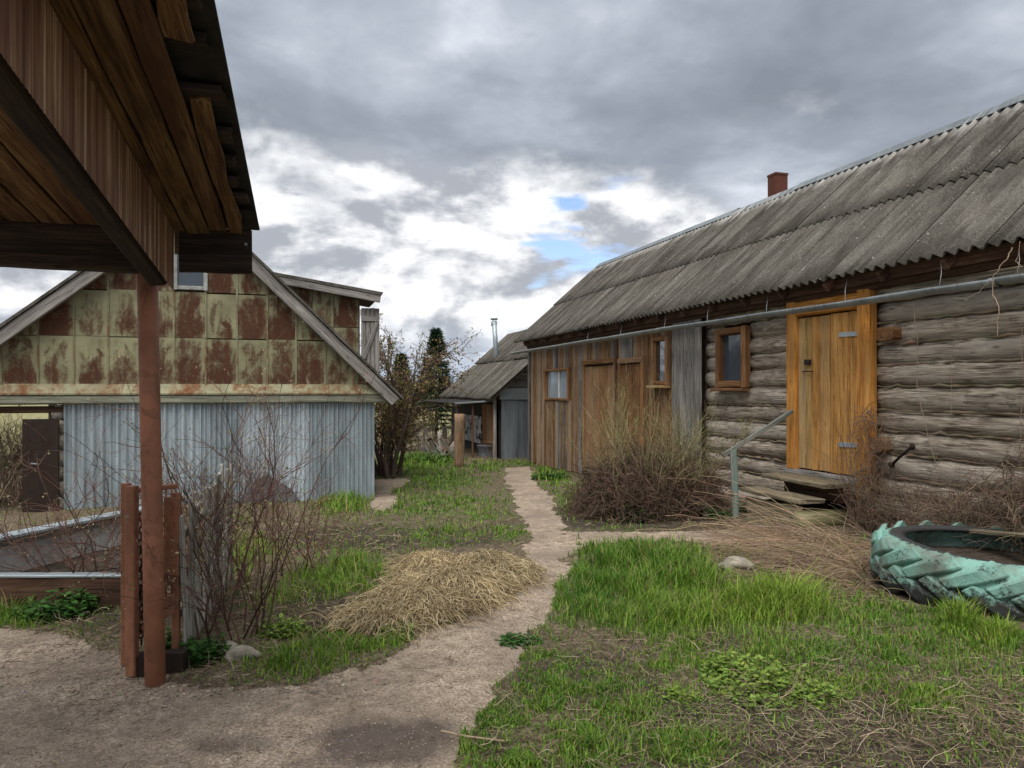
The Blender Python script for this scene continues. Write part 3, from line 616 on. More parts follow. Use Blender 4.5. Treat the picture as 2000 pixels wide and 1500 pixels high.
ops = [(*yw2, *zw2), (*yw1, *zw1), (*ydA, -9, zdt), (*ydB, -9, zdB)]
plank_run(Yu(1380), Yu(1322), .02, 2.78, M['plankgrey'], .2, .28, XW - .09)
plank_run(Yu(1322), YF, .02, 2.95, lambda y: M['plank'] if random.random() < .86 else M['plankgrey'], openings=ops)
put('backing_board', boxmesh('backing_board', XW + .02, XW + .04, yc, YF, -.5, 2.9), M['darkboard'], house)
bar('corner_board', (XW - .07, YF - .05, -.3), (XW - .07, YF - .05, 2.7), .12, .05, M['plankgrey'], house, (0, 1, 0))
yq = YF - .02; k = 0
while k < 26:
    bar('plank', (XW + .02 + k * .16 + .08, YF + .0, -.4), (XW + .02 + k * .16 + .08, YF, 2.8), .15, .03, M['plank'], house, (1, 0, 0), 3); k += 1
# plank doors of the far half
def plank_door(ys_, z0, z1, n, name='door', xx=XW - .02):
    dlist = None; ya, yb = ys_; fr = .09
    root = bar(name, (xx + .03, (ya + yb) / 2, z0), (xx + .03, (ya + yb) / 2, z1 - .06), yb - ya - .1, .02, M['darkboard'], house, (0, 1, 0), 2)
    w = (yb - ya - 2 * fr) / n
    for i in range(n):
        yy = ya + fr + w * (i + .5)
        bar('plank', (xx + random.uniform(-.006, .006), yy, z0 + .03), (xx + random.uniform(-.01, .006), yy, z1 - .1 - random.uniform(0, .03)), w - .008, .03, M['plankred'], root, (0, 1, 0), 5)
    for yy in (ya + fr / 2, yb - fr / 2): bar('frame', (xx - .03, yy, z0), (xx - .03, yy, z1), fr, .06, M['plankred'], root, (0, 1, 0))
    bar('frame', (xx - .034, ya, z1 - .03), (xx - .034, yb, z1 - .03), .10, .06, M['plankred'], root, (0, 0, 1))
plank_door(ydA, float(gz(XW, ydA[0])) + .1, zdt + .02, 4); plank_door(ydB, float(gz(XW, ydB[0])) + .1, zdB + .02, 3)
bar('post', (XW - .06, Yu(1210), 0), (XW - .06, Yu(1210), 2.85), .10, .06, M['darkboard'], house, (0, 1, 0))
# windows
def window(ya, yb, z0, z1, glassm, framem, x=XW - .04, fr=.07, mull=(), sillm=None, depth=.09, cross=()):
    root = put('window', boxmesh('window', x + depth - .01, x + depth, ya + .02, yb - .02, z0 + .02, z1 - .02), M['curtain'] if glassm != M['glassmir'] else M['inside'], house)
    put('pane', boxmesh('pane', x + .035, x + .041, ya + fr * .6, yb - fr * .6, z0 + fr * .6, z1 - fr * .6), glassm, root)
    for yy in (ya + fr / 2, yb - fr / 2): bar('frame', (x, yy, z0), (x, yy, z1), fr, depth, framem, root, (0, 1, 0), 3, .002)
    for zz in (z0 + fr / 2, z1 - fr / 2): bar('frame', (x - .003, ya + fr, zz), (x - .003, yb - fr, zz), fr, depth, framem, root, (0, 0, 1), 3, .002)
    for t in mull: bar('mullion', (x + .01, ya + (yb - ya) * t, z0 + fr), (x + .01, ya + (yb - ya) * t, z1 - fr), .05, .05, M['white'] if framem == M['plankred'] else framem, root, (0, 1, 0), 2, .001)
    if sillm: bar('sill', (x - .05, ya - .04, z0 - .03), (x - .05, yb + .04, z0 - .03), .12, .045, sillm, root, (1, 0, 0), 3)
window(*yw1, *zw1, M['glasspale'], M['plankred'], mull=(.42,), fr=.06)
window(*yw2, *zw2, M['glassmir'], M['plankred'], sillm=M['orangeold'], fr=.07, x=XW - .06)
window(w3[0], w3[1], w3z[0], w3z[1], M['glass'], M['plankred'], x=XW - .03, fr=.10, sillm=M['plankred'], depth=.12)
# orange door
zt0, zt1 = Zu(1568, 913), Zu(1568, 622); ya, yb = Yu(1690), Yu(1567)
door = put('door', boxmesh('door', XW - .02, XW + .0, ya, yb, zt0, zt1), M['orange'], house); tag(door, 'orange plank door with pale strap hinges', None)
yy = yb; ws = [.13, .11, .16, .155, .16, .15, .17]; sc = (yb - ya) / sum(ws)
for i, w in enumerate(ws):
    w *= sc; bar('plank', (XW - .045 + random.uniform(-.004, .004), yy - w / 2, zt0 + random.uniform(0, .012)), (XW - .045 + random.uniform(-.004, .004), yy - w / 2, zt1 - random.uniform(0, .012)), w - .007, .03, M['orangeold'] if i < 2 else M['orangepale'], door, (0, 1, 0), 6, .002); yy -= w
for v_ in (655, 867):
    p = onX(1686, v_, XW - .07); e = onX(1638, v_ + (1 if v_ < 700 else 0), XW - .07)
    bar('strap_hinge', (XW - .066, p.y, Zu(1686, v_ - (3 if v_ < 700 else -2))), (XW - .066, e.y, Zu(1638, v_)), .055, .01, M['galv'], door, (0, 0, 1), 2, .001)
p = onX(1577, 707, XW - .08); put('padlock', boxmesh('padlock', p.x - .02, p.x + .015, p.y - .05, p.y + .04, p.z - .035, p.z + .03), M['iron'], door)
pipe('latch', [(p.x, p.y + .1, p.z - .12), (p.x - .02, p.y - .02, p.z - .115), (p.x, p.y - .10, p.z - .12)], .008, M['iron'], door, 6)
zj = Zu(1548, 935)
jb = bar('door_frame', (XW - .05, yb + .09, zt0 - .02), (XW - .05, yb + .09, zt1 + .22), .19, .13, M['orange'], house, (0, 1, 0), 6, .004)
bar('door_frame', (XW - .06, ya - .09, zt0 - .45), (XW - .06, ya - .09, zt1 + .22), .19, .15, M['orange'], house, (0, 1, 0), 6, .004)
bar('lintel', (XW - .052, ya + .002, zt1 + .11), (XW - .052, yb - .002, zt1 + .11), .19, .11, M['orange'], house, (0, 0, 1), 4)
bar('threshold', (XW - .06, ya, zt0 - .10), (XW - .06, yb + .19, zt0 - .10), .17, .14, M['plankgrey'], house, (0, 0, 1), 4)
p = onX(1735, 652, XW - .06); bar('beam_end', (XW - .11, p.y, p.z), (XW + .06, p.y, p.z), .24, .14, M['plankred'], house, (0, 1, 0), 2)
p = onX(1722, 868, XW - .05); bar('beam_end', (XW - .12, p.y, p.z), (XW + .06, p.y, p.z), .18, .14, M['plankred'], house, (0, 1, 0), 2)
# eave timbers
bar('wall_plate', (XW - .07, YN, 2.86), (XW - .07, YF, 2.84), .30, .12, M['darkboard'], house, (0, 0, 1), 20, .008)
bar('fascia', (XE + .17, YN, 2.84), (XE + .17, YF, 2.82), .14, .035, M['darkboard'], house, (0, 0, 1), 24, .008)
for i in range(22):
    y = YN + .3 + i * .82; bar('rafter', (XE + .05, y, ZE - .06), (XR, y, ZR - .10), .11, .06, M['darkboard'], house, (0, 0, 1), 2)
# roof sheets: real corrugation, pitch 0.15 m, upper row laps the lower one
SL = Vector((XR - XE, 0, ZR - ZE)); LEN = SL.length; SD = SL.normalized()
def sheet_mesh(L, wash, seed):
    random.seed(seed); nw, per, ns = 8, 10, 4; V = []; wv = []; nu = nw * per
    for j in range(ns + 1):
        for i in range(nu + 1):
            a = i / per; V.append((a * .145 - .58, L * j / ns + (random.uniform(-.006, .006) if j in (0, ns) else 0), .029 * math.cos(a * 6.2832)))
            wv.append(wash * max(0, (j / ns - .35) / .65))
    n1 = len(V); V += [(x, y, z - .007) for x, y, z in V]; wv += wv
    F = []
    for j in range(ns):
        for i in range(nu):
            a = j * (nu + 1) + i; F.append((a, a + 1, a + nu + 2, a + nu + 1)); F.append((n1 + a, n1 + a + nu + 1, n1 + a + nu + 2, n1 + a + 1))
    for i in range(nu): F.append((i, n1 + i, n1 + i + 1, i + 1))
    me = mesh('roof_sheet', V, F, True); at = me.attributes.new('wash', 'FLOAT', 'POINT'); at.data.foreach_set('value', wv); me.materials.append(M['slate']); return me
low = [sheet_mesh(1.75, .0, s) for s in range(3)]; upp = [sheet_mesh(1.76, 1.0, 10 + s) for s in range(3)]
random.seed(11)
roof = put('roof', prism('roof', [(XE + .16, ZE + .05), (XR, ZR - .10), (2 * XR - XE - .16, ZE + .05), (2 * XR - XE - .16, ZE + .02), (XR, ZR - .13), (XE + .16, ZE + .02)], 'Y', YN + .05, YF + .1), M['darkboard'], house)
def put_sheet(me, y, s, lift, side):
    sd = SD if side < 0 else Vector((-SD.x, 0, SD.z)); base = Vector((XE, y, ZE)) if side < 0 else Vector((2 * XR - XE, y, ZE))
    nrm = Vector((-SD.z, 0, SD.x)) if side < 0 else Vector((SD.z, 0, SD.x)); xa = sd.cross(nrm)
    o_ = base + sd * (s + random.uniform(-.012, .012)) + nrm * (lift + random.uniform(0, .004)); t = random.uniform(-.006, .006)
    xa = (xa + nrm * .005 + sd * t).normalized(); ya_ = (sd - xa * sd.dot(xa)).normalized(); za = xa.cross(ya_)
    Mx = Matrix(((xa.x, ya_.x, za.x, o_.x), (xa.y, ya_.y, za.y, o_.y), (xa.z, ya_.z, za.z, o_.z), (0, 0, 0, 1)))
    return put('roof_sheet', me, None, roof, Mx)
for side in (-1, 1):
    y = YN + .4
    while y < YF + .15:
        put_sheet(random.choice(low), y, 0, .035, side); put_sheet(random.choice(upp), y, LEN - 1.765, .055, side); y += 1.015
# tin ridge caps, one lifted at the lap
y = YN
while y < YF + .2:
    L = 1.9; lift = random.uniform(.0, .02); zt = ZR + .085 + lift
    V = [(XR - .20, y, zt - .155), (XR - .05, y, zt - .02), (XR, y, zt), (XR + .05, y, zt - .02), (XR + .20, y, zt - .155)]
    y2 = min(y + L + .06, YF + .25); dz = random.uniform(-.012, .022); V += [(a, y2, c + dz) for a, b, c in V]
    me = mesh('ridge_cap', V, [(i, i + 1, 6 + i, 5 + i) for i in range(4)]); put('ridge_cap', me, M['zinc'], roof); y += L
# chimney
p = onX(1517, 385, 8.75); ch = put('chimney', boxmesh('chimney', 8.64, 8.90, p.y - .12, p.y + .12, 4.5, Zu(1517, 342, 8.7)), M['redtin'], roof)
put('cap', boxmesh('cap', 8.63, 8.91, p.y - .13, p.y + .13, Zu(1517, 342, 8.7), Zu(1517, 338, 8.7)), M['redtin'], ch)
# gutter in four lengths, wires and clips
def gutter(p0, p1, r):
    p0, p1 = Vector(p0), Vector(p1); n = 8; k = 11; V = []
    for i in range(n + 1):
        c = p0.lerp(p1, i / n) + Vector((random.uniform(-.004, .004), 0, random.uniform(-.005, .005)))
        for rr in (r, r - .006):
            for j in range(k): a = math.pi + math.pi * j / (k - 1); V.append((c.x + rr * math.cos(a), c.y, c.z + rr * math.sin(a) + (0.0)))
    F = []; w = 2 * k
    for i in range(n):
        for j in range(k - 1):
            a = i * w + j; F.append((a, a + 1, a + w + 1, a + w)); F.append((a + k, a + k + w, a + k + w + 1, a + k + 1))
        F.append((i * w, i * w + w, i * w + w + k, i * w + k)); F.append((i * w + k - 1, i * w + 2 * k - 1, i * w + w + 2 * k - 1, i * w + w + k - 1))
    return put('gutter', mesh('gutter', V, F, True), M['zinc'], house)
GXx = 5.86; gp = [(u, onX(u, v, GXx)) for u, v in ((3200, 345), (1940, 545), (1650, 588), (1290, 640), (1002, 687))]
for i in range(4):
    a, b = gp[i][1], gp[i + 1][1]; d_ = (b - a).normalized(); gutter(a - d_ * (.0 if i == 0 else .06) + Vector((0, 0, -.004 * i)), b + Vector((0, 0, -.004 * i)), .062 + .003 * (i % 2))
for u_w in (1150, 1215, 1300, 1385, 1500, 1655, 1838, 1990):
    t = onX(u_w, HZ - .197 * (u_w - 560), XE + .06); b = onX(u_w - 4, HZ - .155 * (u_w - 560), GXx)
    pipe('wire', [t, t.lerp(b, .5) + Vector((.0, random.uniform(-.02, .02), 0)), b], .0035, M['zinc'], house, 5)

# steps, hand rail, iron hook by the orange door
st = thing('wooden_steps', (5.8, 7.5, .1), 'mossy plank steps below the orange door', 'steps')
ys0, ys1 = 7.0, 8.12; gs = float(gz(5.6, 7.5))
bar('tread', (5.97, ys0, .50), (5.97, ys1, .51), .42, .05, M['mossy'], st, (1, 0, 0), 6, .008); bar('tread', (5.66, ys0 + .05, .33), (5.66, ys1 + .05, .335), .36, .05, M['mossy'], st, (1, 0, 0), 6, .008)
bar('riser', (5.54, ys0 + .1, gs + .10), (5.54, ys1, gs + .10), .22, .05, M['mossy'], st, (0, 0, 1), 5, .01); bar('riser', (6.12, ys0 + .1, .38), (6.12, ys1, .38), .2, .05, M['darkboard'], st, (0, 0, 1), 4)
for yy in (ys0 + .12, ys1 - .1): log('support_log', (5.5, yy, gs + .05), (6.15, yy, gs + .05), .12, M['mossy'], st)
hr = thing('handrail', (5.0, 7.54, .1), 'flaking turquoise wooden handrail on a post beside the steps', 'handrail')
pb = gpt(1437, 1010); pt = onX(1432, 878, pb.x)
bar('post', pb - Vector((0, 0, .06)), pt, .075, .06, M['bluegreen'], hr, (CA, -SA, 0), 6, .004)
bar('rail', onX(1412, 890, pb.x - .05), onX(1547, 803, 6.15), .055, .035, M['bluegreen'], hr, (0, 0, 1), 6, .004)
hk = thing('iron_hook', onX(1760, 890, XW - .1), 'rusty iron bolt rod sticking out of the log wall', 'hook')
a = onX(1782, 872, XW - .22); b = onX(1742, 908, XW - .02); pipe('rod', [a, a.lerp(b, .5) + Vector((0, 0, .01)), b], .014, M['rustdark'], hk, 8)
pipe('head', [a + Vector((-.015, -.01, .012)), a + Vector((.015, .01, -.012))], .026, M['rustdark'], hk, 8); pipe('nut', [b + Vector((-.02, -.02, .0)), b + Vector((.01, .02, 0))], .03, M['rustdark'], hk, 8)

# ------------------------------------------------------------------ tractor tyre
tz = float(gz(TY.x, TY.y)) - .03; H = .38
tyre = thing('tractor_tyre', (TY.x, TY.y, tz), 'old tractor tyre with flaking turquoise paint lying flat by the log wall', 'tyre')
prof = [(.60, .40), (.655, .425), (.70, .425), (.76, .405), (.795, .36), (.81, .29), (.812, .21), (.81, .13), (.795, .06), (.76, .01), (.66, .0), (.58, .03), (.62, .06), (.70, .08), (.745, .12), (.755, .21), (.745, .32), (.70, .375), (.63, .385)]
n = 72; V = []
for i in range(n):
    a = 6.2832 * i / n
    for (r, z) in prof: rr = r + .006 * math.sin(5 * a + 1) ; V.append((rr * math.cos(a), rr * math.sin(a), z * H / .42 + .008 * math.sin(3 * a)))
k = len(prof); F = [(i * k + j, ((i + 1) % n) * k + j, ((i + 1) % n) * k + (j + 1) % k, i * k + (j + 1) % k) for i in range(n) for j in range(k)]
TM = Matrix.Translation((TY.x, TY.y, tz)) @ Matrix.Rotation(R(2.0), 4, 'Y') @ Matrix.Rotation(R(2.5), 4, 'X')
cas = put('casing', mesh('casing', V, F, True), M['tyre'], tyre, TM)
def lug(top):
    V = []; m = 6
    for i in range(m + 1):
        s = i / m; z = (.185 + s * .175) if top else (.195 - s * .175); a = s * .42 * (1 if top else 1); R0 = .80 + (.0 if s < .75 else -(s - .75) * .12); hgt = .052 * (1 if s < .9 else .75); w = .042 + .014 * s
        for (rr, da, dz) in ((R0, -w * 1.25, 0), (R0 + hgt, -w * .8, 0), (R0 + hgt, w * .8, 0), (R0, w * 1.25, 0)):
            aa = a + da / .85; dzz = (-da * .75) * (1 if top else -1); V.append((rr * math.cos(aa), rr * math.sin(aa), z + dzz))
    F = [(3, 2, 1, 0), (4 * m, 4 * m + 1, 4 * m + 2, 4 * m + 3)]
    for i in range(m):
        for j in range(4): F.append((4 * i + j, 4 * i + (j + 1) % 4, 4 * i + 4 + (j + 1) % 4, 4 * i + 4 + j))
    me = mesh('lug', V, F); me.materials.append(M['tyre'])
    import bmesh
    bm = bmesh.new(); bm.from_mesh(me); bmesh.ops.bevel(bm, geom=[e for e in bm.edges], offset=.009, segments=1, affect='EDGES'); bmesh.ops.recalc_face_normals(bm, faces=bm.faces); bm.to_mesh(me); bm.free(); return me
lt, lb = lug(True), lug(False); NL = 18
for i in range(NL):
    put('lug', lt, None, tyre, TM @ Matrix.Rotation(6.2832 * i / NL, 4, 'Z')); put('lug', lb, None, tyre, TM @ Matrix.Rotation(6.2832 * (i + .5) / NL, 4, 'Z'))
V = [(0, 0, .22)]; 
for i in range(40): a = 6.2832 * i / 40; V.append((.73 * math.cos(a), .73 * math.sin(a), .20 + .02 * math.sin(3 * a)))
put('soil_fill', mesh('soil_fill', V, [(0, 1 + i, 1 + (i + 1) % 40) for i in range(40)], True), M['soil'], tyre, TM)
bd = bar('weathered_board', onX(1905, 1037, 5.62) + Vector((0, 0, .0)), onX(2150, 1060, 5.45), .12, .03, M['mossy'], None, (1, 0, 0), 5, .006)
tag(bd, 'weathered board lying across the far rim of the tractor tyre', 'board')

# ================================================================== barn with rusted gable, on the left
YB = 12.26; barn = thing('barn', (-1.2, 15, -.15), 'barn with rusted green metal gable over corrugated galvanised wall', 'barn')
Xb = lambda u, v=760: onY(u, v, YB).x
Zb = lambda u, v: onY(u, v, YB).z
AP = (onY(378, 392, YB).x, onY(378, 392, YB).z); RE = (onY(776, 777, YB).x, onY(776, 777, YB).z); LE = (onY(-190, 786, YB).x, onY(-190, 786, YB).z)
x0w, x1w = Xb(126), Xb(727); zbeam0, zbeam1 = Zb(400, 789), Zb(400, 770); zpan = Zb(400, 752)
# corrugated sheets
def corr(xa, xb, z0, z1, pitch, amp, mat, y, trap=False):
    n = max(1, int((xb - xa) / pitch)) * 8; V = []
    for z in (z0, (z0 + z1) / 2, z1):
        for i in range(n + 1):
            t = i / 8; s = math.cos(t * 6.2832); s = max(-.55, min(.55, s)) / .55 if trap else s
            V.append((xa + (xb - xa) * i / n, y - amp * s + random.uniform(-.002, .002), z))
    F = [(j * (n + 1) + i, j * (n + 1) + i + 1, (j + 1) * (n + 1) + i + 1, (j + 1) * (n + 1) + i) for j in range(2) for i in range(n)]
    return put('corrugated_sheet', mesh('corrugated_sheet', V, F, True), mat, barn, Matrix.Rotation(0, 4, 'Z'))
cuts = [126, 215, 305, 390, 468, 540, 600, 665, 728]; zg = -.22
for i in range(8):
    a, b = Xb(cuts[i]), Xb(cuts[i + 1]); m = M['galvnew'] if i in (4, 5) else M['galv']
    corr(a, b + .02, zg + random.uniform(0, .05), zbeam0 + .02, .105 if i < 3 else .066, .02 if i < 3 else .017, m, YB - .02 - .006 * (i % 2), trap=i < 3)
put('wall', boxmesh('wall', x0w + .02, x1w - .02, YB + .03, 18.3, -.5, 1.5), M['plankgrey'], barn)
put('gable_backing', prism('gable_backing', [(LE[0] + .25, zbeam1), (RE[0] - .2, zbeam1), (AP[0], AP[1] - .12)], 'Y', YB + .02, YB + .06), M['darkboard'], barn)
pl = put('wall', prism('wall', [(LE[0] + .25, zbeam1), (RE[0] - .2, zbeam1), (AP[0], AP[1] - .12)], 'Y', 18.2, 18.26), M['plankgrey'], barn)
# metal panels clipped to the gable
def clip(poly, a, b, c):
    out = []
    for i in range(len(poly)):
        p, q = poly[i], poly[(i + 1) % len(poly)]; fp = a * p[0] + b * p[1] + c; fq = a * q[0] + b * q[1] + c
        if fp >= 0: out.append(p)
        if fp * fq < 0: t = fp / (fp - fq); out.append((p[0] + (q[0] - p[0]) * t, p[1] + (q[1] - p[1]) * t))
    return out
colx = [Xb(u) for u in (-170, -118, -63, 3, 75, 145, 212, 278, 340, 402, 463, 522, 578, 635, 690, 740)]
rows = [zpan, Zb(400, 661), Zb(400, 572), Zb(400, 480), Zb(400, 400)]
mr = (RE[1] - AP[1]) / (RE[0] - AP[0]); ml = (AP[1] - LE[1]) / (AP[0] - LE[0])
wx0, wx1, wz0 = Xb(343), Xb(402), Zb(372, 563)
for i in range(len(colx) - 1):
    for j in range(4):
        jz = random.uniform(-.012, .012)
        cell = [(colx[i] + .006, rows[j] + .006), (colx[i + 1] - .006, rows[j] + .006), (colx[i + 1] - .006, rows[j + 1] - .006 + jz), (colx[i] + .006, rows[j + 1] - .006 + jz)]
        if j >= 2 and colx[i] + .05 > wx0 - .05 and colx[i + 1] - .05 < wx1 + .05: cell = [(p[0], min(p[1], wz0 - .03)) for p in cell]
        if abs(cell[2][1] - cell[1][1]) < .03: continue
        poly = clip(clip(cell, mr, -1, AP[1] - mr * AP[0] - .10), ml, -1, AP[1] - ml * AP[0] - .10)
        if len(poly) < 3: continue
        ar = abs(sum(poly[k][0] * poly[(k + 1) % len(poly)][1] - poly[(k + 1) % len(poly)][0] * poly[k][1] for k in range(len(poly)))) / 2
        if ar < .006: continue
        yy = YB + random.uniform(-.012, -.002); put('metal_panel', prism('metal_panel', poly, 'Y', yy - .012, YB + .018), M['panel'], barn)
for i in range(1, len(colx) - 1):
    zt = min(AP[1] + mr * (colx[i] - AP[0]) if colx[i] > AP[0] else 99, AP[1] + ml * (colx[i] - AP[0]) if colx[i] <= AP[0] else 99) - .12
    if zt > zpan + .1: put('seam', boxmesh('seam', colx[i] - .012, colx[i] + .012, YB - .034, YB - .002, zpan + .01, zt), M['skirt'], barn)
put('skirting', prism('skirting', [(YB - .02, zpan + .015), (YB - .14, zbeam1 + .02), (YB - .14, zbeam1 - .005), (YB, zbeam1 - .005)], 'X', LE[0] + .3, RE[0] - .16), M['skirt'], barn)
bar('beam', (LE[0] + .1, YB - .06, (zbeam0 + zbeam1) / 2), (RE[0] - .03, YB - .06, (zbeam0 + zbeam1) / 2), zbeam1 - zbeam0 - .01, .13, M['beamgreen'], barn, (0, 0, 1), 16, .005)
def rake(p, q, y, w, t, ext=.0):
    d_ = Vector((q[0] - p[0], 0, q[1] - p[1])).normalized(); P0 = Vector((p[0], y, p[1])); P1 = Vector((q[0], y, q[1])) + d_ * ext
    nrm = Vector((-d_.z, 0, d_.x)); nrm = nrm if nrm.z > 0 else -nrm
    return bar('rake_board', P0 - nrm * w / 2, P1 - nrm * w / 2, w, t, M['trim'], barn, nrm, 10, .004)
rake(AP, RE, YB - .22, .17, .05); rake(AP, LE, YB - .22, .17, .05); rake((AP[0], AP[1] - .02), (RE[0] - .1, RE[1] + .1), YB - .10, .14, .08); rake((AP[0], AP[1] - .02), (LE[0] + .1, LE[1] + .08), YB - .10, .14, .08)
rb = put('roof', prism('roof', [(RE[0] + .06, RE[1] - .03), AP, (LE[0] - .06, LE[1] - .03), (LE[0] - .06, LE[1] + .02), (AP[0], AP[1] + .05), (RE[0] + .06, RE[1] + .02)], 'Y', YB - .28, 18.5), M['slate'], barn)
bw = put('window', boxmesh('window', wx0 + .02, wx1 - .02, YB - .0, YB + .012, wz0, wz0 + .5), M['inside'], barn)
put('pane', boxmesh('pane', wx0 + .03, wx1 - .03, YB - .012, YB - .006, wz0 + .03, wz0 + .5), M['glass'], bw)
for xx in (wx0, wx1): bar('frame', (xx, YB - .03, wz0 - .03), (xx, YB - .03, wz0 + .5), .06, .04, M['whiteold'], bw, (1, 0, 0), 2, .001)
bar('frame', (wx0 + .03, YB - .031, wz0), (wx1 - .03, YB - .031, wz0), .06, .04, M['whiteold'], bw, (0, 0, 1), 2, .001)
# dormer
YD = 13.05; dm = put('dormer', prism('dormer', [(onY(566, 553, YD).x, onY(566, 556, YD).z), (onY(703, 582, YD).x, onY(703, 586, YD).z), (onY(703, 582, YD).x, 1.7), (-.9, 3.6)], 'Y', YD + .02, YD + 1.5), M['darkboard'], barn)
zt_ = lambda X: onY(566, 556, YD).z + (onY(703, 586, YD).z - onY(566, 556, YD).z) * (X - onY(566, 556, YD).x) / (onY(703, 582, YD).x - onY(566, 556, YD).x)
dx_ = [onY(u, 600, YD).x for u in (520, 566, 610, 652, 701)]
for i in range(4):
    for (z0, z1) in ((1.85, onY(700, 640, YD).z - .006), (onY(700, 640, YD).z + .006, 9)):
        a, b = dx_[i] + .005, dx_[i + 1] - .005; ta, tb = min(z1, zt_(a)), min(z1, zt_(b)); poly = clip([(a, z0), (b, z0), (b, tb), (a, ta)], -mr, 1, -(AP[1] - mr * AP[0]) + .0)
        if len(poly) >= 3: put('metal_panel', prism('metal_panel', poly, 'Y', YD - .012, YD + .015), M['panel'], dm)
a, b = onY(540, 536, YD), onY(746, 574, YD); a2 = a + (a - b).normalized() * .5
put('dormer_roof', prism('dormer_roof', [(a2.x, a2.z), (b.x, b.z), (b.x - .03, b.z - .05), (a2.x, a2.z - .05)], 'Y', YD - .22, YD + 1.8), M['slate'], dm)
bar('fascia', (a2.x, YD - .19, a2.z - .11), (b.x - .05, YD - .19, b.z - .115), .12, .04, M['trim'], dm, (0, 0, 1), 6, .003)
sh = put('shutter', boxmesh('shutter', onY(706, 600, YD).x, onY(739, 600, YD).x, YD + .0, YD + .012, onY(720, 728, YD).z, onY(720, 602, YD).z), M['darkboard'], barn); tag(sh, 'grey plank loft shutter standing open', None)
sx0, sx1, sz0, sz1 = onY(705, 600, YD).x, onY(741, 600, YD).x, onY(720, 728, YD).z, onY(720, 600, YD).z
for i in range(4): w = (sx1 - sx0) / 4; bar('plank', (sx0 + w * (i + .5), YD - .015, sz0), (sx0 + w * (i + .5), YD - .015, sz1 - random.uniform(0, .03)), w - .006, .022, M['trim'], sh, (1, 0, 0), 4, .002)
bar('ledge', (sx0, YD - .04, sz1 - .20), (sx1, YD - .04, sz1 - .20), .09, .025, M['trim'], sh, (0, 0, 1), 2); bar('brace', (sx0 + .04, YD - .041, sz0 + .25), (sx1 - .04, YD - .041, sz1 - .26), .07, .025, M['trim'], sh, (1, 0, 0), 2)
# open dark door and stub of log wall at the left end
bd_ = put('door', boxmesh('door', Xb(48), Xb(118), YB - .10, YB - .06, Zb(80, 1004), Zb(80, 818)), M['rustdark'], barn, Matrix.Identity(4)); tag(bd_, 'dark brown door leaf hanging open at the left end', None)
bar('handle', (Xb(66), YB - .12, Zb(66, 904)), (Xb(80), YB - .12, Zb(80, 905)), .02, .02, M['zinc'], bd_, (0, 0, 1), 1, .001)
for i in range(7):
    z = -.2 + .115 + i * .225; log('log', (x0w - .07 + random.uniform(-.02, .02), YB + .0, z), (x0w - .07, 18.2, z), .12, M['log'], barn)
bar('lintel', (LE[0] + .2, YB + .05, zbeam0 - .07), (x0w, YB + .05, zbeam0 - .07), .10, .12, M['darkboard'], barn, (0, 0, 1), 6)
bar('post', (LE[0] + .3, YB + .02, -.3), (LE[0] + .3, YB + .02, zbeam0), .14, .14, M['trim'], barn, (1, 0, 0), 4)
bar('post', (LE[0] + .3, 18, -.3), (LE[0] + .3, 18, zbeam0), .14, .14, M['trim'], barn, (1, 0, 0), 4)
p = onY(515, 985, YB - .25); sl_ = put('leaning_slate', prism('leaning_slate', [(-.42, 0), (.55, 0), (.42, .22), (.05, .48), (-.12, .40)], 'Y', -.006, .006), M['slatedark'], None, Matrix.Translation((p.x, p.y, -.17)) @ Matrix.Rotation(R(-22), 4, 'X'))
tag(sl_, 'broken dark slate sheet leaning on the corrugated barn wall', 'slate sheet')

# ================================================================== canopy overhead with its rusty pipe post
can = thing('canopy', (-1.5, 4.4, 0), 'dark plank porch canopy overhead on a rusty red steel pipe post', 'canopy')
YC = 4.42; ZC = 2.455; KS = .113; xk = lambda y: .027 * (y - YC); zdk = lambda y: ZC + KS * (YC - y)
XO = -.17; XBND = -.635; Y0 = 1.95; XL = -2.5
random.seed(5)
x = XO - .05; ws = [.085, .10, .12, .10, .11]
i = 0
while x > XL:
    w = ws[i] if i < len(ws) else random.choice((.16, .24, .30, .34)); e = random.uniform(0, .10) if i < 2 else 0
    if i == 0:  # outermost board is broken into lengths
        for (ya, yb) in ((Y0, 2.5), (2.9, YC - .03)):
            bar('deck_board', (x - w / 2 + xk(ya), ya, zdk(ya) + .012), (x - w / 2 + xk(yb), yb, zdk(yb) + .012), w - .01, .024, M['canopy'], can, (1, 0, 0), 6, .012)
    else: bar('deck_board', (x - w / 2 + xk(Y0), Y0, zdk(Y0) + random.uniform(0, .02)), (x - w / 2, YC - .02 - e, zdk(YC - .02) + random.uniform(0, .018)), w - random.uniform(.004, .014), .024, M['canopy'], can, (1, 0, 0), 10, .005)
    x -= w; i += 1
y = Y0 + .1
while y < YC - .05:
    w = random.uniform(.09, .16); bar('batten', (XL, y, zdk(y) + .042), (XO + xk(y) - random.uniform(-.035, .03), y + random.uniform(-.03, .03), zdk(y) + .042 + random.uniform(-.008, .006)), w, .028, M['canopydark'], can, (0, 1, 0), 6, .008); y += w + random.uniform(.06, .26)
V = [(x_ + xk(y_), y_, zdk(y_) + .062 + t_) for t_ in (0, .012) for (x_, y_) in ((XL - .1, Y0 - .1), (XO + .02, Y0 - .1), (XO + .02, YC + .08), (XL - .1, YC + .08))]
put('roofing_felt', mesh('roofing_felt', V, [(3, 2, 1, 0), (4, 5, 6, 7), (0, 1, 5, 4), (1, 2, 6, 5), (2, 3, 7, 6), (3, 0, 4, 7)]), M['black'], can)
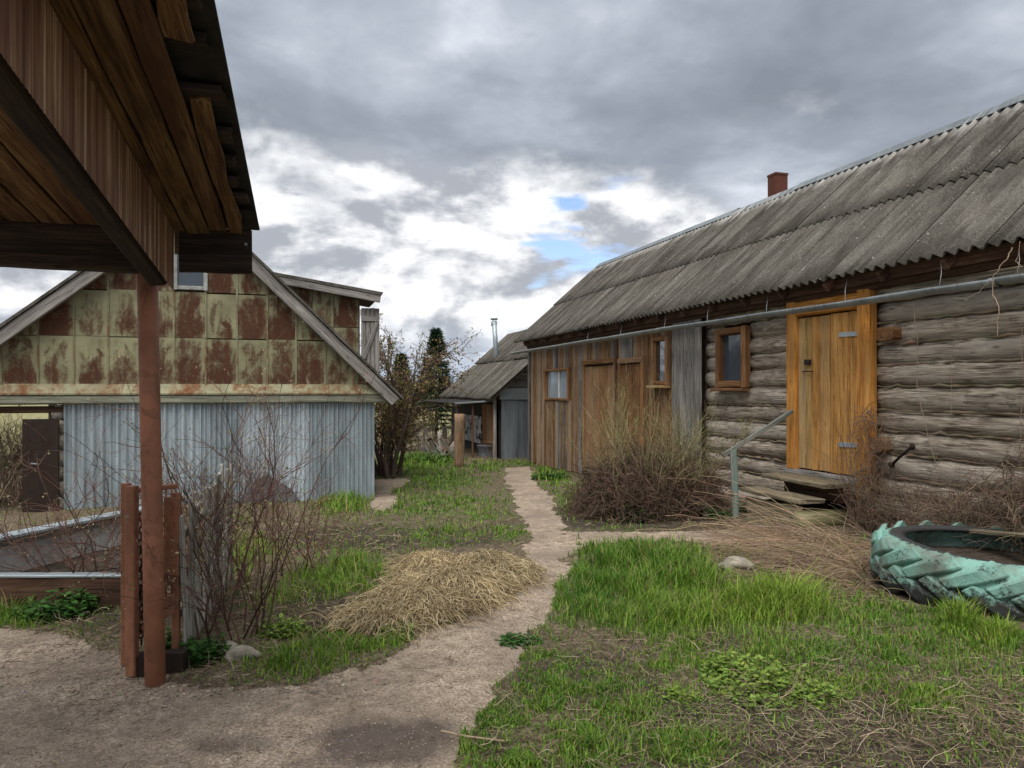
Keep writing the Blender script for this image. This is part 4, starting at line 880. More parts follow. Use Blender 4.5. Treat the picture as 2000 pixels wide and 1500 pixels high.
# streaked metal band on the long beam
n = 260; V = []
for i in range(n + 1):
    yy = Y0 + (YC - .06 - Y0) * i / n; xx = XBND + .055 + xk(yy) + .0014 * math.cos(i * 2.1)
    V += [(xx, yy, zdk(yy) - .335), (xx, yy, zdk(yy) - .005)]
put('streaked_band', mesh('streaked_band', V, [(2 * i, 2 * i + 2, 2 * i + 3, 2 * i + 1) for i in range(n)], True), M['streak'], can)
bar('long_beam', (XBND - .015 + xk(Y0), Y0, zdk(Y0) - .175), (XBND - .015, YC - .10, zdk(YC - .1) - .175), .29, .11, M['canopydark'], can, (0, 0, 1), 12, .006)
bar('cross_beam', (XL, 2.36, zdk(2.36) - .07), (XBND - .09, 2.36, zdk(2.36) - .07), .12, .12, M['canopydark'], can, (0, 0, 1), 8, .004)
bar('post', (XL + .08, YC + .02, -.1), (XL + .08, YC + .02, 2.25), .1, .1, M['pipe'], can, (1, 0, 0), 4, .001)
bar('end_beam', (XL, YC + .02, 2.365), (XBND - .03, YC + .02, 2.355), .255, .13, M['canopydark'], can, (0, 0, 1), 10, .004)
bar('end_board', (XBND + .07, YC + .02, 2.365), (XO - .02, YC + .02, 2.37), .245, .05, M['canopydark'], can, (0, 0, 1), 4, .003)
put('bolt', boxmesh('bolt', XO - .055, XO - .04, YC - .02, YC - .006, 2.40, 2.415), M['zinc'], can)
pbase = gpt(304, 1332); ptop = ray(289, 532) * 1.0; t = (2.26 - EYE) / ptop.z; ptop = ptop * t + Vector((0, 0, EYE)); ptop = Vector((pbase.x - .045, pbase.y + .02, 2.26))
post = pipe('post', [pbase + Vector((0, 0, -.1)), pbase.lerp(ptop, .33), pbase.lerp(ptop, .66), ptop], .053, M['pipe'], can, 24); tag(post, 'rusty red brown steel pipe post', None)

# ------------------------------------------------------------------ red-brown steel gate beside the post
gate = thing('steel_gate', (-.75, 4.7, 0), 'narrow red brown steel gate frame with chain behind the pipe post', 'gate')
def tube4(name, a, b, w, t=None, mat='pipe', parent=gate): return bar(name, a, b, w, t or w, M[mat], parent, (CA, -SA, 0), 3, .0008, 0, .12)
g1 = gpt(258, 1318); g2 = gpt(246, 1296); g3 = gpt(343, 1312)
tube4('upright', g1, g1 + Vector((0, 0, 1.06)), .056); tube4('upright', g2, g2 + Vector((0, 0, 1.05)), .045)
g4 = g3 + Vector((-.03, .25, 0)); tube4('upright', g4, g4 + Vector((0, 0, .98)), .04)
tube4('upright', g1 + Vector((.11, .06, 0)), g1 + Vector((.11, .06, .95)), .035)
tube4('footing', g1 + Vector((.05, .03, -.03)), g1 + Vector((.05, .03, .10)), .13, .10, 'rustdark'); tube4('footing', g3 + Vector((0, .03, -.03)), g3 + Vector((0, .03, .105)), .105, .09, 'rustdark')
pp = onY(335, 1123, 4.78); pq = onY(335, 972, 4.78); tube4('plate', pp, pq, .085, .02)
bar('top_rail', g1 + Vector((0, .02, 1.03)), g4 + Vector((0, .0, 1.02)), .03, .03, M['pipe'], gate, (0, 0, 1), 2, .001)
bar('low_rail', g1 + Vector((0, .02, .30)), g4 + Vector((0, 0, .36)), .06, .02, M['pipe'], gate, (0, 0, 1), 2, .001); bar('low_rail', g1 + Vector((0, .02, .22)), g4 + Vector((0, 0, .30)), .05, .02, M['pipe'], gate, (0, 0, 1), 2, .001)
for i in range(7): q = (g1 + Vector((0, .02, 0))).lerp(g4, (i + .6) / 7.4); pipe('rod', [q + Vector((0, 0, .30)), q + Vector((0, 0, 1.03))], .006, M['pipe'], gate, 6)
c0 = onY(276, 1003, 4.66); nl = 20; random.seed(3)
for i in range(nl):
    a = 1.5708 * (i % 2); pts = []
    for k in range(11): t = 6.2832 * k / 10; pts.append(c0 + Vector((math.cos(a) * .013 * math.cos(t), math.sin(a) * .013 * math.cos(t), -.037 * i + .023 * math.sin(t) - .02)) + Vector((.004 * math.sin(i), 0, 0)))
    pipe('chain_link', pts, .0048, M['iron'], gate, 5)

# ------------------------------------------------------------------ silver board fence running back from the gate
fen = thing('board_fence', (-.55, 5.6, 0), 'silver grey upright board fence seen edge on behind the gate', 'fence'); random.seed(8)
fa, fb = gpt(362, 1276), Vector((-.44, 6.55, -.02))
for i in range(13):
    q = fa.lerp(fb, i / 12); h = .86 + .15 * i / 12 + random.uniform(-.04, .03)
    bar('board', (q.x + random.uniform(-.012, .012), q.y, q.z - .05), (q.x + random.uniform(-.03, .02), q.y + random.uniform(-.01, .01), h), .115, .022, M['fence'], fen, (0, 1, 0), 5, .004)
for z in (.25, .70): bar('rail', (fa.x - .04, fa.y, z), (fb.x - .04, fb.y, z + .05), .06, .035, M['fence'], fen, (0, 0, 1), 4)

# ------------------------------------------------------------------ raised bed with tin-capped wall on the left
bed = thing('raised_bed', (-1.7, 6.6, 0), 'low raised garden bed with cement slab wall and tin coping', 'raised bed'); random.seed(9)
wa, wb = Vector((-2.35, 6.35, 0)), Vector((-1.32, 8.35, -.06)); d_ = (wb - wa)
for i in range(3):
    p0, p1 = wa + d_ * (i / 3 + .004), wa + d_ * ((i + 1) / 3 - .004)
    bar('slab', p0 + Vector((0, 0, .20)), p1 + Vector((0, 0, .20)), .44, .04, M['slab'], bed, (0, 0, 1), 2, .004)
bar('coping', wa + Vector((0, -.05, .455)) - d_ * .1, wb + Vector((0, 0, .455)), .16, .03, M['galv'], bed, (1, -.4, 0), 6, .004); bar('coping', wa + Vector((.05, -.02, .415)) - d_ * .1, wb + Vector((.05, 0, .415)), .05, .02, M['fence'], bed, (0, 0, 1), 6, .004)
fa2, fb2 = gpt(-240, 1186), gpt(262, 1186)
fa2.z, fb2.z = 0, 0; bar('front_board', fa2 + Vector((0, 0, .10)), fb2 + Vector((0, 0, .10)), .24, .04, M['darkboard'], bed, (0, 0, 1), 8, .006); bar('front_cap', fa2 + Vector((0, .02, .235)), fb2 + Vector((0, .02, .235)), .09, .018, M['galv'], bed, (0, 1, 0), 8, .004)
V = [(fa2.x, fa2.y + .03, .12), (fb2.x, fb2.y + .03, .12), (-.75, 7.0, .14), (wb.x, wb.y, .10), (wa.x, wa.y, .14), (-3.2, 6.4, .1)]
put('soil', mesh('soil', V, [(0, 1, 2, 3, 4, 5)]), M['soil'], bed)
bar('corner_post', wa + Vector((.02, -.06, -.05)), wa + Vector((.02, -.06, .42)), .09, .07, M['darkboard'], bed, (1, 0, 0), 3)

# ================================================================== small shed at the end of the path
shd = thing('small_shed', (7.5, 23, -.38), 'small grey shed with steep roof and tin pipe at the end of the path', 'shed'); random.seed(21)
SX0, SXR, SX1 = 5.75, 8.15, 10.6; SY0, SY1 = 20.4, 27.2; SE, SR = 1.42, 3.62; zs = -.45
put('wall', boxmesh('wall', SX0 + .12, SX1 - .1, SY0 + .04, SY1, zs, SE), M['inside'], shd)
for i in range(9):
    x = SX0 + .1 + i * .5; bar('metal_sheet', (x + .25, SY0, zs), (x + .25, SY0 + random.uniform(-.01, .01), SE - .12), .49, .012, M['galvdull'], shd, (1, 0, 0), 2, .002)
bar('tin_flashing', (SX0 + .05, SY0 - .04, SE + .05), (SX1, SY0 - .04, SE + .05), .34, .02, M['galv'], shd, (0, 0, 1), 3, .002)
for i in range(8):
    z = SE + .24 + i * .21; hw = (SR - z) / (SR - SE) * (SXR - SX0)
    if hw > .15: bar('gable_board', (SXR - hw, SY0 - .02, z + .1), (SXR + hw, SY0 - .02, z + .1), .195, .03, M['trim'], shd, (0, 0, 1), 4, .004)
put('gable_backing', prism('gable_backing', [(SX0 - .15, SE - .10), (SX1 + .15, SE - .10), (SXR, SR - .045)], 'Y', SY0 + .02, SY0 + .04), M['darkboard'], shd)
sr = put('roof', prism('roof', [(SX0 - .25, SE - .12), (SXR, SR), (SX1 + .25, SE - .12), (SX1 + .25, SE - .15), (SXR, SR - .04), (SX0 - .25, SE - .15)], 'Y', SY0 - .2, SY1 + .2), M['darkboard'], shd)
sd = Vector((SXR - SX0 + .25, 0, SR - SE + .12)); Ls = sd.length; sd.normalize(); nr = Vector((-sd.z, 0, sd.x)); xa = sd.cross(nr)
for r_ in range(2):
    y = SY0 + .2
    while y < SY1 + .2:
        b_ = Vector((SX0 - .27, y, SE - .12)) + sd * (r_ * (Ls - 1.74) + random.uniform(-.03, .03)) + nr * (.04 + .025 * r_ + random.uniform(0, .01))
        Mx = Matrix(((xa.x, sd.x, nr.x, b_.x), (xa.y, sd.y, nr.y, b_.y), (xa.z, sd.z, nr.z, b_.z), (0, 0, 0, 1)))
        put('roof_sheet', random.choice(low), None, sr, Mx); y += 1.02
bar('rake_board', (SX0 - .27, SY0 - .24, SE - .10), (SXR, SY0 - .24, SR + .03), .10, .03, M['trim'], shd, nr, 5, .003)
q = ray(970, 694); pc = onX(970, 700, 7.0); pk = onX(965, 628, 7.0)
fl = pipe('stove_pipe', [pc + Vector((0, 0, -.3)), pc.lerp(pk, .5), pk], .085, M['galv'], shd, 14)
pipe('rain_cap', [pk + Vector((0, 0, .06)), pk + Vector((0, 0, .10)), pk + Vector((0, 0, .12))], .13, M['galv'], fl, 14); pipe('collar', [pk + Vector((0, 0, -.16)), pk + Vector((0, 0, .0))], .105, M['galv'], fl, 14)
for a in (0, 2.1, 4.2): pipe('cap_leg', [pk + Vector((.08 * math.cos(a), .08 * math.sin(a), -.02)), pk + Vector((.08 * math.cos(a), .08 * math.sin(a), .07))], .008, M['zinc'], fl, 5)
y0, y1 = Yu(967, SX0), Yu(940, SX0)
for i in range(3): y = y0 + (y1 - y0) * (i + .5) / 3; bar('door_board', (SX0 + .04, y, zs + .1), (SX0 + .03, y, 1.15), (y1 - y0) / 3 - .01, .03, M['plankred'], shd, (0, 1, 0), 3)
bar('crossbar', (SX0 + .0, y0, .05), (SX0, y1, -.02), .08, .02, M['plankred'], shd, (0, 0, 1), 2)
put('blotched_sheet', boxmesh('blotched_sheet', SX0 + .02, SX0 + .05, Yu(938, SX0), Yu(904, SX0), zs + .35, .75), M['spot'], shd)
bar('post', (SX0 - .05, y0 - .15, zs), (SX0 - .05, y0 - .15, SE - .1), .10, .08, M['trim'], shd, (0, 1, 0), 3)
# lean-to in front of its side wall
bar('lean_to_edge', (4.58, 20.73, 1.19), (SX0 - .02, 20.73, 1.26), .05, .03, M['zinc'], shd, (0, 0, 1), 3)
put('lean_to_felt', prism('lean_to_felt', [(4.6, 1.17), (SX0 + .02, 1.25), (SX0 + .02, 1.28), (4.6, 1.20)], 'Y', 20.75, 26.4), M['black'], shd)
for px_, py_ in ((4.66, 20.85), (5.12, 20.85), (4.66, 26.2)):
    bar('prop', (px_, py_, float(gz(px_, py_)) - .05), (px_, py_, 1.18), .055, .055, M['darkboard'], shd, (1, 0, 0), 3)
stp = gpt(896, 912); o = log('old_post', stp - Vector((0, 0, .1)), stp + Vector((.02, 0, 1.35)), .13, M['plank'], None); tag(o, 'thick old wooden post standing in front of the small shed lean-to', 'post')
tb = gpt(922, 900) + Vector((.8, 1.3, 0)); n = 20; V = []
for z, r in ((0, .26), (.30, .31), (.31, .33), (.33, .33), (.33, .29), (.05, .24)): V += [(r * math.cos(6.2832 * i / n), r * math.sin(6.2832 * i / n), z) for i in range(n)]
F = [(j * n + i, j * n + (i + 1) % n, (j + 1) * n + (i + 1) % n, (j + 1) * n + i) for j in range(5) for i in range(n)] + [tuple(range(5 * n, 6 * n))]
o = put('tub', mesh('tub', V, F, True), M['bag'], None, Matrix.Translation(tb)); tag(o, 'grey washtub standing under the small shed lean-to', 'tub')
pk_ = thing('scrap_pile', gpt(868, 898), 'tumbled scrap boards piled left of the small shed lean-to', 'scrap pile'); pl_ = WM[pk_.name].translation
for i in range(14):
    a = random.uniform(0, 6.28); s = pl_ + Vector((random.uniform(-.4, .4), random.uniform(-.4, .6), random.uniform(0, .15))); e = s + Vector((math.cos(a) * .5, math.sin(a) * .4, random.uniform(.2, .9)))
    bar('board', s, e, random.uniform(.06, .14), .025, M[random.choice(('trim', 'darkboard', 'plank', 'plankgrey'))], pk_, (1, 0, 0), 3)

# ================================================================== vegetation
def fan(base, n, rad, tilt):
    a = rng.uniform(0, 6.283, n); r = rad * np.sqrt(rng.random(n)); S = np.stack([base[0] + r * np.cos(a), base[1] + r * np.sin(a), gz(base[0] + r * np.cos(a), base[1] + r * np.sin(a)) - .03], 1)
    t = rng.uniform(0, tilt, n); b = a + rng.normal(size=n) * .5; D_ = np.stack([np.sin(t) * np.cos(b), np.sin(t) * np.sin(b), np.cos(t)], 1); return S, D_
def bushparts(base, n1, h, tilt, rad, n2, n3, c1, c2, r1=.008, wob=.45, l2=(.25, .6), l3=(.08, .3), grav=0, upb=.25, sp=.55):
    S, D_ = fan(base, n1, rad, tilt); P1 = walk(S, D_, h * rng.uniform(.55, 1.1, n1), 8, wob, grav)
    T1 = tubes(P1, r1 * rng.uniform(.6, 1.3, (n1, 1)) * np.linspace(1, .3, 8)[None], 5)
    S, D_, _ = spawn(P1, n2, sp, .2, upb); P2 = walk(S, D_, rng.uniform(*l2, n2), 6, wob, grav); T2 = tubes(P2, r1 * .42 * rng.uniform(.7, 1.2, (n2, 1)) * np.linspace(1, .45, 6)[None], 3)
    S, D_, _ = spawn(P2, n3, sp * 1.1, .15, upb); P3_ = walk(S, D_, rng.uniform(*l3, n3), 4, wob, grav); T3 = tubes(P3_, r1 * .26 * np.linspace(1, .55, 4)[None] * np.ones((n3, 1)), 3)
    return (P1, P2, P3_), [(*T1, vary(c1, n1, 40, .25)), (*T2, vary(c1, n2, 18, .28)), (*T3, vary(c2, n3, 12, .3))]
def build_bush(name, parts, lf, base, label, cat, group=None):
    t = thing(name, base, label, cat, group); V, F, C = join(parts); put('branches', mesh_np('branches', V, F, C), M['twig'], t)
    if lf: V, F, C = join(lf); put('buds' if 'shrub' in name else 'foliage', mesh_np('foliage', V, F, C), M['leaf'], t)['kind'] = 'stuff'
    return t
def leafat(P, n, size, c, amt=.3, tip=False, jit=.01, asp=.5, droop=0):
    N, k, _ = P.shape; i = rng.integers(0, N, n); j = np.full(n, k - 1) if tip else rng.integers(1, k, n)
    Cc = P[i, j] + rng.normal(size=(n, 3)) * jit; V, F = leaves(Cc, size * rng.uniform(.6, 1.3, n), droop, asp); return V, F, vary(c, n, 4, amt)
RED = (.115, .060, .047); RED2 = (.19, .105, .08); BUD = (.38, .34, .2)
b = gpt(455, 1240); Ps, pt_ = bushparts(b, 20, 1.5, .55, .2, 150, 480, RED, RED2, .0065, .5, (.25, .75), (.06, .26))
build_bush('red_shrub', pt_, [leafat(Ps[2], 900, .018, BUD, tip=True, asp=.6), leafat(Ps[1], 260, .02, (.16, .20, .07), asp=.6)], b, 'bare red stemmed shrub with opening buds right of the pipe post', 'shrub', 'bare red shrubs')
b = gpt(430, 1165); Ps, pt_ = bushparts(b, 18, 1.45, .75, .3, 130, 380, RED, RED2, .006, .5, (.25, .8), (.06, .26))
build_bush('red_shrub', pt_, [leafat(Ps[2], 650, .018, BUD, tip=True, asp=.6)], b, 'taller bare red shrub close against the silver board fence', 'shrub', 'bare red shrubs')
b = gpt(190, 1160); Ps, pt_ = bushparts(b, 22, 1.0, 1.15, .3, 150, 420, RED, RED2, .007, .6, (.25, .7), (.06, .24))
build_bush('red_shrub', pt_, [leafat(Ps[2], 380, .016, BUD, tip=True, asp=.6)], b, 'low sprawling red twigged shrub in the raised bed left of the gate', 'shrub', 'bare red shrubs')
b = gpt(585, 1120); Ps, pt_ = bushparts(b, 12, .85, .8, .2, 70, 200, (.13, .06, .045), RED2, .006, .5, (.2, .5), (.06, .2))
build_bush('red_shrub', pt_, [leafat(Ps[2], 260, .016, BUD, tip=True, asp=.6)], b, 'small thin reddish shrub nearest the straw heap', 'shrub', 'bare red shrubs')
# big bush by the house: dense brown base, green whips above
b = gpt(1265, 1000); bx, by = b.x, b.y; n = 5200; a = rng.uniform(0, 6.283, n); rr = np.sqrt(rng.random(n)); hz_ = rng.random(n) ** .8
S = np.stack([bx + .98 * rr * np.cos(a), by + .85 * rr * np.sin(a), np.zeros(n)], 1); S[:, 2] = gz(S[:, 0], S[:, 1]) + hz_ * .82 * np.sqrt(np.clip(1 - rr ** 2.2, 0, 1))
D_ = rng.normal(size=(n, 3)); P4 = walk(S, D_, rng.uniform(.12, .5, n), 6, 1.1, -.25); T4 = tubes(P4, .0036 * np.ones((n, 6)), 3)
Ps, pt_ = bushparts(b, 80, 1.5, .6, .6, 460, 1100, (.25, .205, .11), (.29, .26, .125), .0062, .35, (.2, .6), (.08, .28), upb=.5, sp=.35)
pt_.append((*T4, vary((.115, .076, .055), n, 18, .35)))
build_bush('spirea_bush', pt_, [leafat(Ps[2], 3000, .017, (.15, .20, .045), asp=.6), leafat(Ps[1], 1100, .017, (.13, .17, .04), asp=.6)], b, 'dense round bush of brown twigs with greenish whips before the plank wall', 'bush')
# tree behind the barn corner
b = gpt(757, 932); n = 13; S, D_ = fan(b, n, .36, .30);  P1 = walk(S, D_, rng.uniform(2.2, 3.5, n), 10, .34); P1[:, :, 2] = np.maximum(P1[:, :, 2], -.3)
T1 = tubes(P1, rng.uniform(.03, .06, (n, 1)) * np.linspace(1, .2, 10)[None], 7); S, D_, _ = spawn(P1, 150, .7, .2, .15); P2 = walk(S, D_, rng.uniform(.5, 1.25, 150), 7, .45, .1); T2 = tubes(P2, .010 * np.linspace(1, .35, 7)[None] * np.ones((150, 1)), 4)
S, D_, _ = spawn(P2, 1500, .8, .1, .1); P3_ = walk(S, D_, rng.uniform(.12, .5, 1500), 5, .5); T3 = tubes(P3_, .0042 * np.ones((1500, 5)), 3)
tr = thing('leafing_tree', b, 'many stemmed tree with sparse brownish young leaves at the barn corner', 'tree')
V, F, C = join([(*T1, vary((.075, .055, .045), n, 70, .2))]); put('trunk', mesh_np('trunk', V, F, C, smooth=True), M['twig'], tr)
V, F, C = join([(*T2, vary((.085, .06, .05), 150, 28, .2)), (*T3, vary((.10, .07, .055), 1500, 15, .25))]); put('branches', mesh_np('branches', V, F, C), M['twig'], tr)
L = [leafat(P3_, 6000, .065, (.22, .18, .065), .35, jit=.03, asp=.5), leafat(P3_, 3200, .065, (.28, .16, .095), .35, jit=.03, asp=.5), leafat(P3_, 2600, .05, (.15, .18, .05), .3, jit=.03)]
V, F, C = join(L); put('crown', mesh_np('crown', V, F, C), M['leaf'], tr)
# spruce and a small one beside it
def spruce(u, v0, vtop, dist_, label, seed, wide=.19):
    q = ray(u, 760); q = Vector((q.x, q.y, 0)) * dist_; base = Vector((q.x, q.y, float(gz(q.x, q.y)))); top = EYE + (HZ - vtop) / FP * dist_; h = top - base.z
    t = thing('spruce_tree', base, label, 'tree', 'spruces behind the shed'); V, F = tubes(np.array([[base + Vector((0, 0, h * s)) for s in np.linspace(0, 1, 6)]]), (.07 * np.linspace(1, .08, 6))[None], 7)
    put('trunk', mesh_np('trunk', V, F, np.tile((.07, .05, .04), (len(V), 1))), M['twig'], t)
    PP = []; z = .10
    while z < .985:
        m = 9; a = rng.uniform(0, 6.28) + np.arange(m) * 6.283 / m + rng.normal(size=m) * .2; Lb = h * wide * (1 - z) ** .85 * rng.uniform(.7, 1.15, m) + .06
        S = np.tile([base.x, base.y, base.z + z * h], (m, 1)); D_ = np.stack([np.cos(a), np.sin(a), np.full(m, .15 if z < .7 else .6)], 1); PP.append(walk(S, D_, Lb, 8, .12, -.35 if z < .7 else 0)); z += .030 + .012 * (1 - z)
    PP = np.concatenate(PP); nb = len(PP); T = tubes(PP, .008 * np.linspace(1, .4, 8)[None] * np.ones((nb, 1)), 3)
    S, D_, _ = spawn(PP, nb * 26, .6, .08, -.25); ln = np.full(nb * 26, h * .045) * rng.uniform(.5, 1.3, nb * 26); Q = walk(S, D_, ln, 3, .1, -.2); T2 = tubes(Q, np.array([.012, .014, .004])[None] * np.ones((len(Q), 1)), 3)
    V, F, C = join([(*T, vary((.06, .045, .03), nb, 24, .2)), (*T2, vary((.022, .05, .022), len(Q), 9, .3))]); put('crown', mesh_np('crown', V, F, C), M['leaf'], t)
spruce(852, 890, 640, 29, 'dark green spruce left of the tin stove pipe', 1, .27); spruce(783, 890, 690, 24, 'smaller dim spruce behind the leafing tree', 2, .22)
# brown brush beyond the yard
def brush(u, v, n, h, w, label, c=(.20, .15, .115), c2=(.25, .19, .14), thick=.012, leaf=None):
    b = gpt(u, v); Ps, pt_ = bushparts(b, n, h, .55, w, n * 7, n * 16, c, c2, thick, .5, (h * .2, h * .5), (h * .08, h * .22)); lf = [leafat(Ps[2], n * 22, .05, leaf)] if leaf else None
    build_bush('wild_brush', pt_, lf, b, label, 'brush', 'wild brush round the yard')
brush(815, 878, 60, 1.3, 1.6, 'pinkish brown bare brush behind the leafing tree'); brush(25, 965, 90, 1.25, .9, 'straw coloured dry brush left of the dark barn door', (.28, .22, .15), (.36, .29, .20), .009)
brush(-60, 990, 70, 1.3, .8, 'dry brush at the left edge of the picture', (.28, .22, .15), (.34, .27, .19), .009)
for i, (u, dd, h) in enumerate(((868, 70, 3.6), (894, 66, 3.2), (845, 80, 3.4), (800, 90, 4.0), (25, 95, 2.0), (-60, 80, 2.4))):
    q = ray(u, 760) * dd; b = Vector((q.x, q.y, -.38)); S = np.tile([b.x, b.y, b.z], (24, 1)) + rng.normal(size=(24, 3)) * np.array([1.6, 1.6, 0]); P1 = walk(S, np.tile([0, 0, 1.], (24, 1)) + rng.normal(size=(24, 3)) * .3, rng.uniform(.6, 1.05, 24) * h, 6, .4)
    T1 = tubes(P1, .05 * np.linspace(1, .3, 6)[None] * np.ones((24, 1)), 4); S, D_, _ = spawn(P1, 260, .8, .2, .2); P2 = walk(S, D_, rng.uniform(.4, 1.2, 260), 4, .4); T2 = tubes(P2, .022 * np.ones((260, 4)), 3)
    t = thing('distant_tree', b, ['distant dim tree on the horizon just left of the shed roof', 'distant tree beside the shed eave on the horizon', 'distant tree behind the spruce', 'distant tree far behind the leafing tree', 'distant low tree in the field seen past the barn door', 'distant low tree in the field at the left edge'][i], 'tree', 'trees on the horizon')
    V, F, C = join([(*T1, vary((.08, .07, .06), 24, 24)), (*T2, vary((.09, .08, .065), 260, 12))]); put('branches', mesh_np('branches', V, F, C), M['twig'], t)
    V, F, C = leafat(P2, 1500, .22, (.075, .085, .045), .3, jit=.25); put('crown', mesh_np('crown', V, F, C), M['leaf'], t)

# ------------------------------------------------------------------ straw heap on the path edge
hb = [(948, 1126, .33, .15), (880, 1160, .36, .16), (810, 1194, .33, .10), (745, 1215, .26, .06), (840, 1118, .28, .12)]
hc = [(gpt(u, v), r, h) for u, v, r, h in hb]
def heapz(x, y):
    z = gz(x, y); e = np.zeros_like(np.asarray(x, float))
    for c, r, h in hc: e = np.maximum(e, h * np.exp(-(((x - c.x) / r) ** 2 + ((y - c.y) / r) ** 2) * 1.3))
    return z + e * (.82 + .36 * fbm(x, y, 6, 77)) - .018
c0 = hc[1][0]; g1_ = np.linspace(c0.x - 1.7, c0.x + 1.5, 90); g2_ = np.linspace(c0.y - 1.5, c0.y + 1.5, 90); HX, HY = np.meshgrid(g1_, g2_); Z = heapz(HX.ravel(), HY.ravel())
I = np.arange(8100).reshape(90, 90); F = np.stack([I[:-1, :-1], I[:-1, 1:], I[1:, 1:], I[1:, :-1]], -1).reshape(-1, 4); kp = (Z[F] - gz(HX.ravel()[F], HY.ravel()[F])).max(1) > -.002; F = F[kp]; us = np.unique(F); rm = np.full(8100, -1); rm[us] = np.arange(len(us))
hp = thing('straw_heap', c0, 'mound of golden dry grass raked beside the path', 'straw heap')
Vm = np.stack([HX.ravel(), HY.ravel(), Z], 1)[us]; put('mound', mesh_np('mound', Vm, rm[F], np.tile((.26, .19, .105), (len(us), 1)), smooth=True), M['straw'], hp)
n = 17000; k = rng.choice(5, n, p=(.3, .32, .17, .09, .12)); cx = np.array([c.x for c, _, _ in hc])[k]; cy = np.array([c.y for c, _, _ in hc])[k]; rr = np.array([r for _, r, _ in hc])[k]
x = cx + rng.normal(size=n) * rr * .48; y = cy + rng.normal(size=n) * rr * .48; a = np.arctan2(y - cy, x - cx) + rng.normal(size=n) * .75
L_ = rng.uniform(.05, .24, n); s_ = np.linspace(0, 1, 5)[None]; X = x[:, None] + np.cos(a)[:, None] * L_[:, None] * s_ + rng.normal(size=(n, 5)) * .006; Y = y[:, None] + np.sin(a)[:, None] * L_[:, None] * s_ + rng.normal(size=(n, 5)) * .006
Zs = heapz(X.ravel(), Y.ravel()).reshape(n, 5) + rng.uniform(.0, .05, (n, 1)) + .07 * np.sin(s_ * 3.14) * rng.random((n, 1)); okk = ~blocked(x, y)
T = tubes(np.stack([X, Y, Zs], -1)[okk], .0022 * rng.uniform(.5, 1.6, (okk.sum(), 1)) * np.ones((1, 5)), 3); cs = np.array([(.58, .46, .26), (.48, .37, .21), (.66, .56, .36), (.27, .20, .12)])[rng.integers(0, 4, okk.sum())] * rng.uniform(.7, 1.2, (okk.sum(), 1)) * (.55 + .8 * fbm(x, y, 5, 99))[okk][:, None]
o = put('stalks', mesh_np('stalks', *T, np.repeat(cs, 15, 0)), M['straw'], hp); o['kind'] = 'stuff'

# ------------------------------------------------------------------ dry stems: fans by the steps and the tyre, vines on the wall
def spray(name, label, cat, pts, c, thick=.0028, wob=.35, k=9, side=3):
    """pts: list of (S, D, L) arrays"""
    b = Vector(pts[0][0][0]); t = thing(name, (b.x, b.y, float(gz(b.x, b.y))), label, cat); PP = []
    for S, D_, L_, gr in pts:
        P_ = walk(S, D_, L_, k, wob, gr); P_[:, :, 2] = np.maximum(P_[:, :, 2], gz(P_[:, :, 0], P_[:, :, 1]) + .01); P_[:, :, 0] = np.minimum(P_[:, :, 0], XW - .03); PP.append(P_)
    PP = np.concatenate(PP); T = tubes(PP, thick * rng.uniform(.6, 1.3, (len(PP), 1)) * np.linspace(1, .55, k)[None], side); o = put('stems', mesh_np('stems', *T, vary(c, len(PP), k * side, .28)), M['straw'], t); o['kind'] = 'stuff'; return PP
def lying(u, v, n, du, dv, ang, sa, Lr, up=(.05, .5), gr=-1.0):
    x, y, z = ground(rng.normal(u, du, n), rng.normal(v, dv, n)); m = ~blocked(x, y); x, y, z = x[m], y[m], z[m]; n = len(x); a = ang + rng.normal(size=n) * sa
    return np.stack([x, y, z + .01], 1), np.stack([np.cos(a), np.sin(a), rng.uniform(*up, n)], 1), rng.uniform(*Lr, n), gr
spray('dry_stems', 'matted tangle of long dry stems between the steps and the tyre', 'dry stems', [lying(1660, 1110, 520, 60, 26, 2.3, .7, (.4, 1.1)), lying(1590, 1085, 420, 80, 22, 2.6, .8, (.3, .9)), lying(1510, 1050, 300, 60, 20, 2.2, 1.0, (.3, .8)), lying(1710, 1130, 260, 22, 18, 3.6, .6, (.3, .7), (.2, .9))], (.33, .245, .16))
S, D_, L_, gr = lying(1640, 1050, 60, 70, 14, 2.2, .5, (.8, 1.5), (.25, .8), -.8); spray('dry_stems', 'sparse long pale stalks arching in front of the wooden steps', 'dry stems', [(S, D_, L_, gr)], (.44, .33, .215), .0034, .25)
n = 60; yv = rng.normal(6.72, .10, n); S = np.stack([np.full(n, XW - .17) - rng.random(n) * .15, yv, gz(np.full(n, 6.0), yv)], 1); D_ = np.stack([rng.normal(0, .04, n), rng.normal(0, .09, n), np.ones(n)], 1)
n2 = 380; S2 = np.stack([np.full(n2, XW - .16) - rng.random(n2) * .14, rng.normal(6.66, .10, n2), rng.uniform(.2, 1.35, n2)], 1); PPv = spray('climbing_vine', 'bare dry vine climbing the right jamb of the orange door', 'vine', [(S, D_, rng.uniform(.5, 1.6, n), 0), (S2, rng.normal(size=(n2, 3)), rng.uniform(.08, .3, n2), -.8)], (.25, .175, .125), .0034, .4)
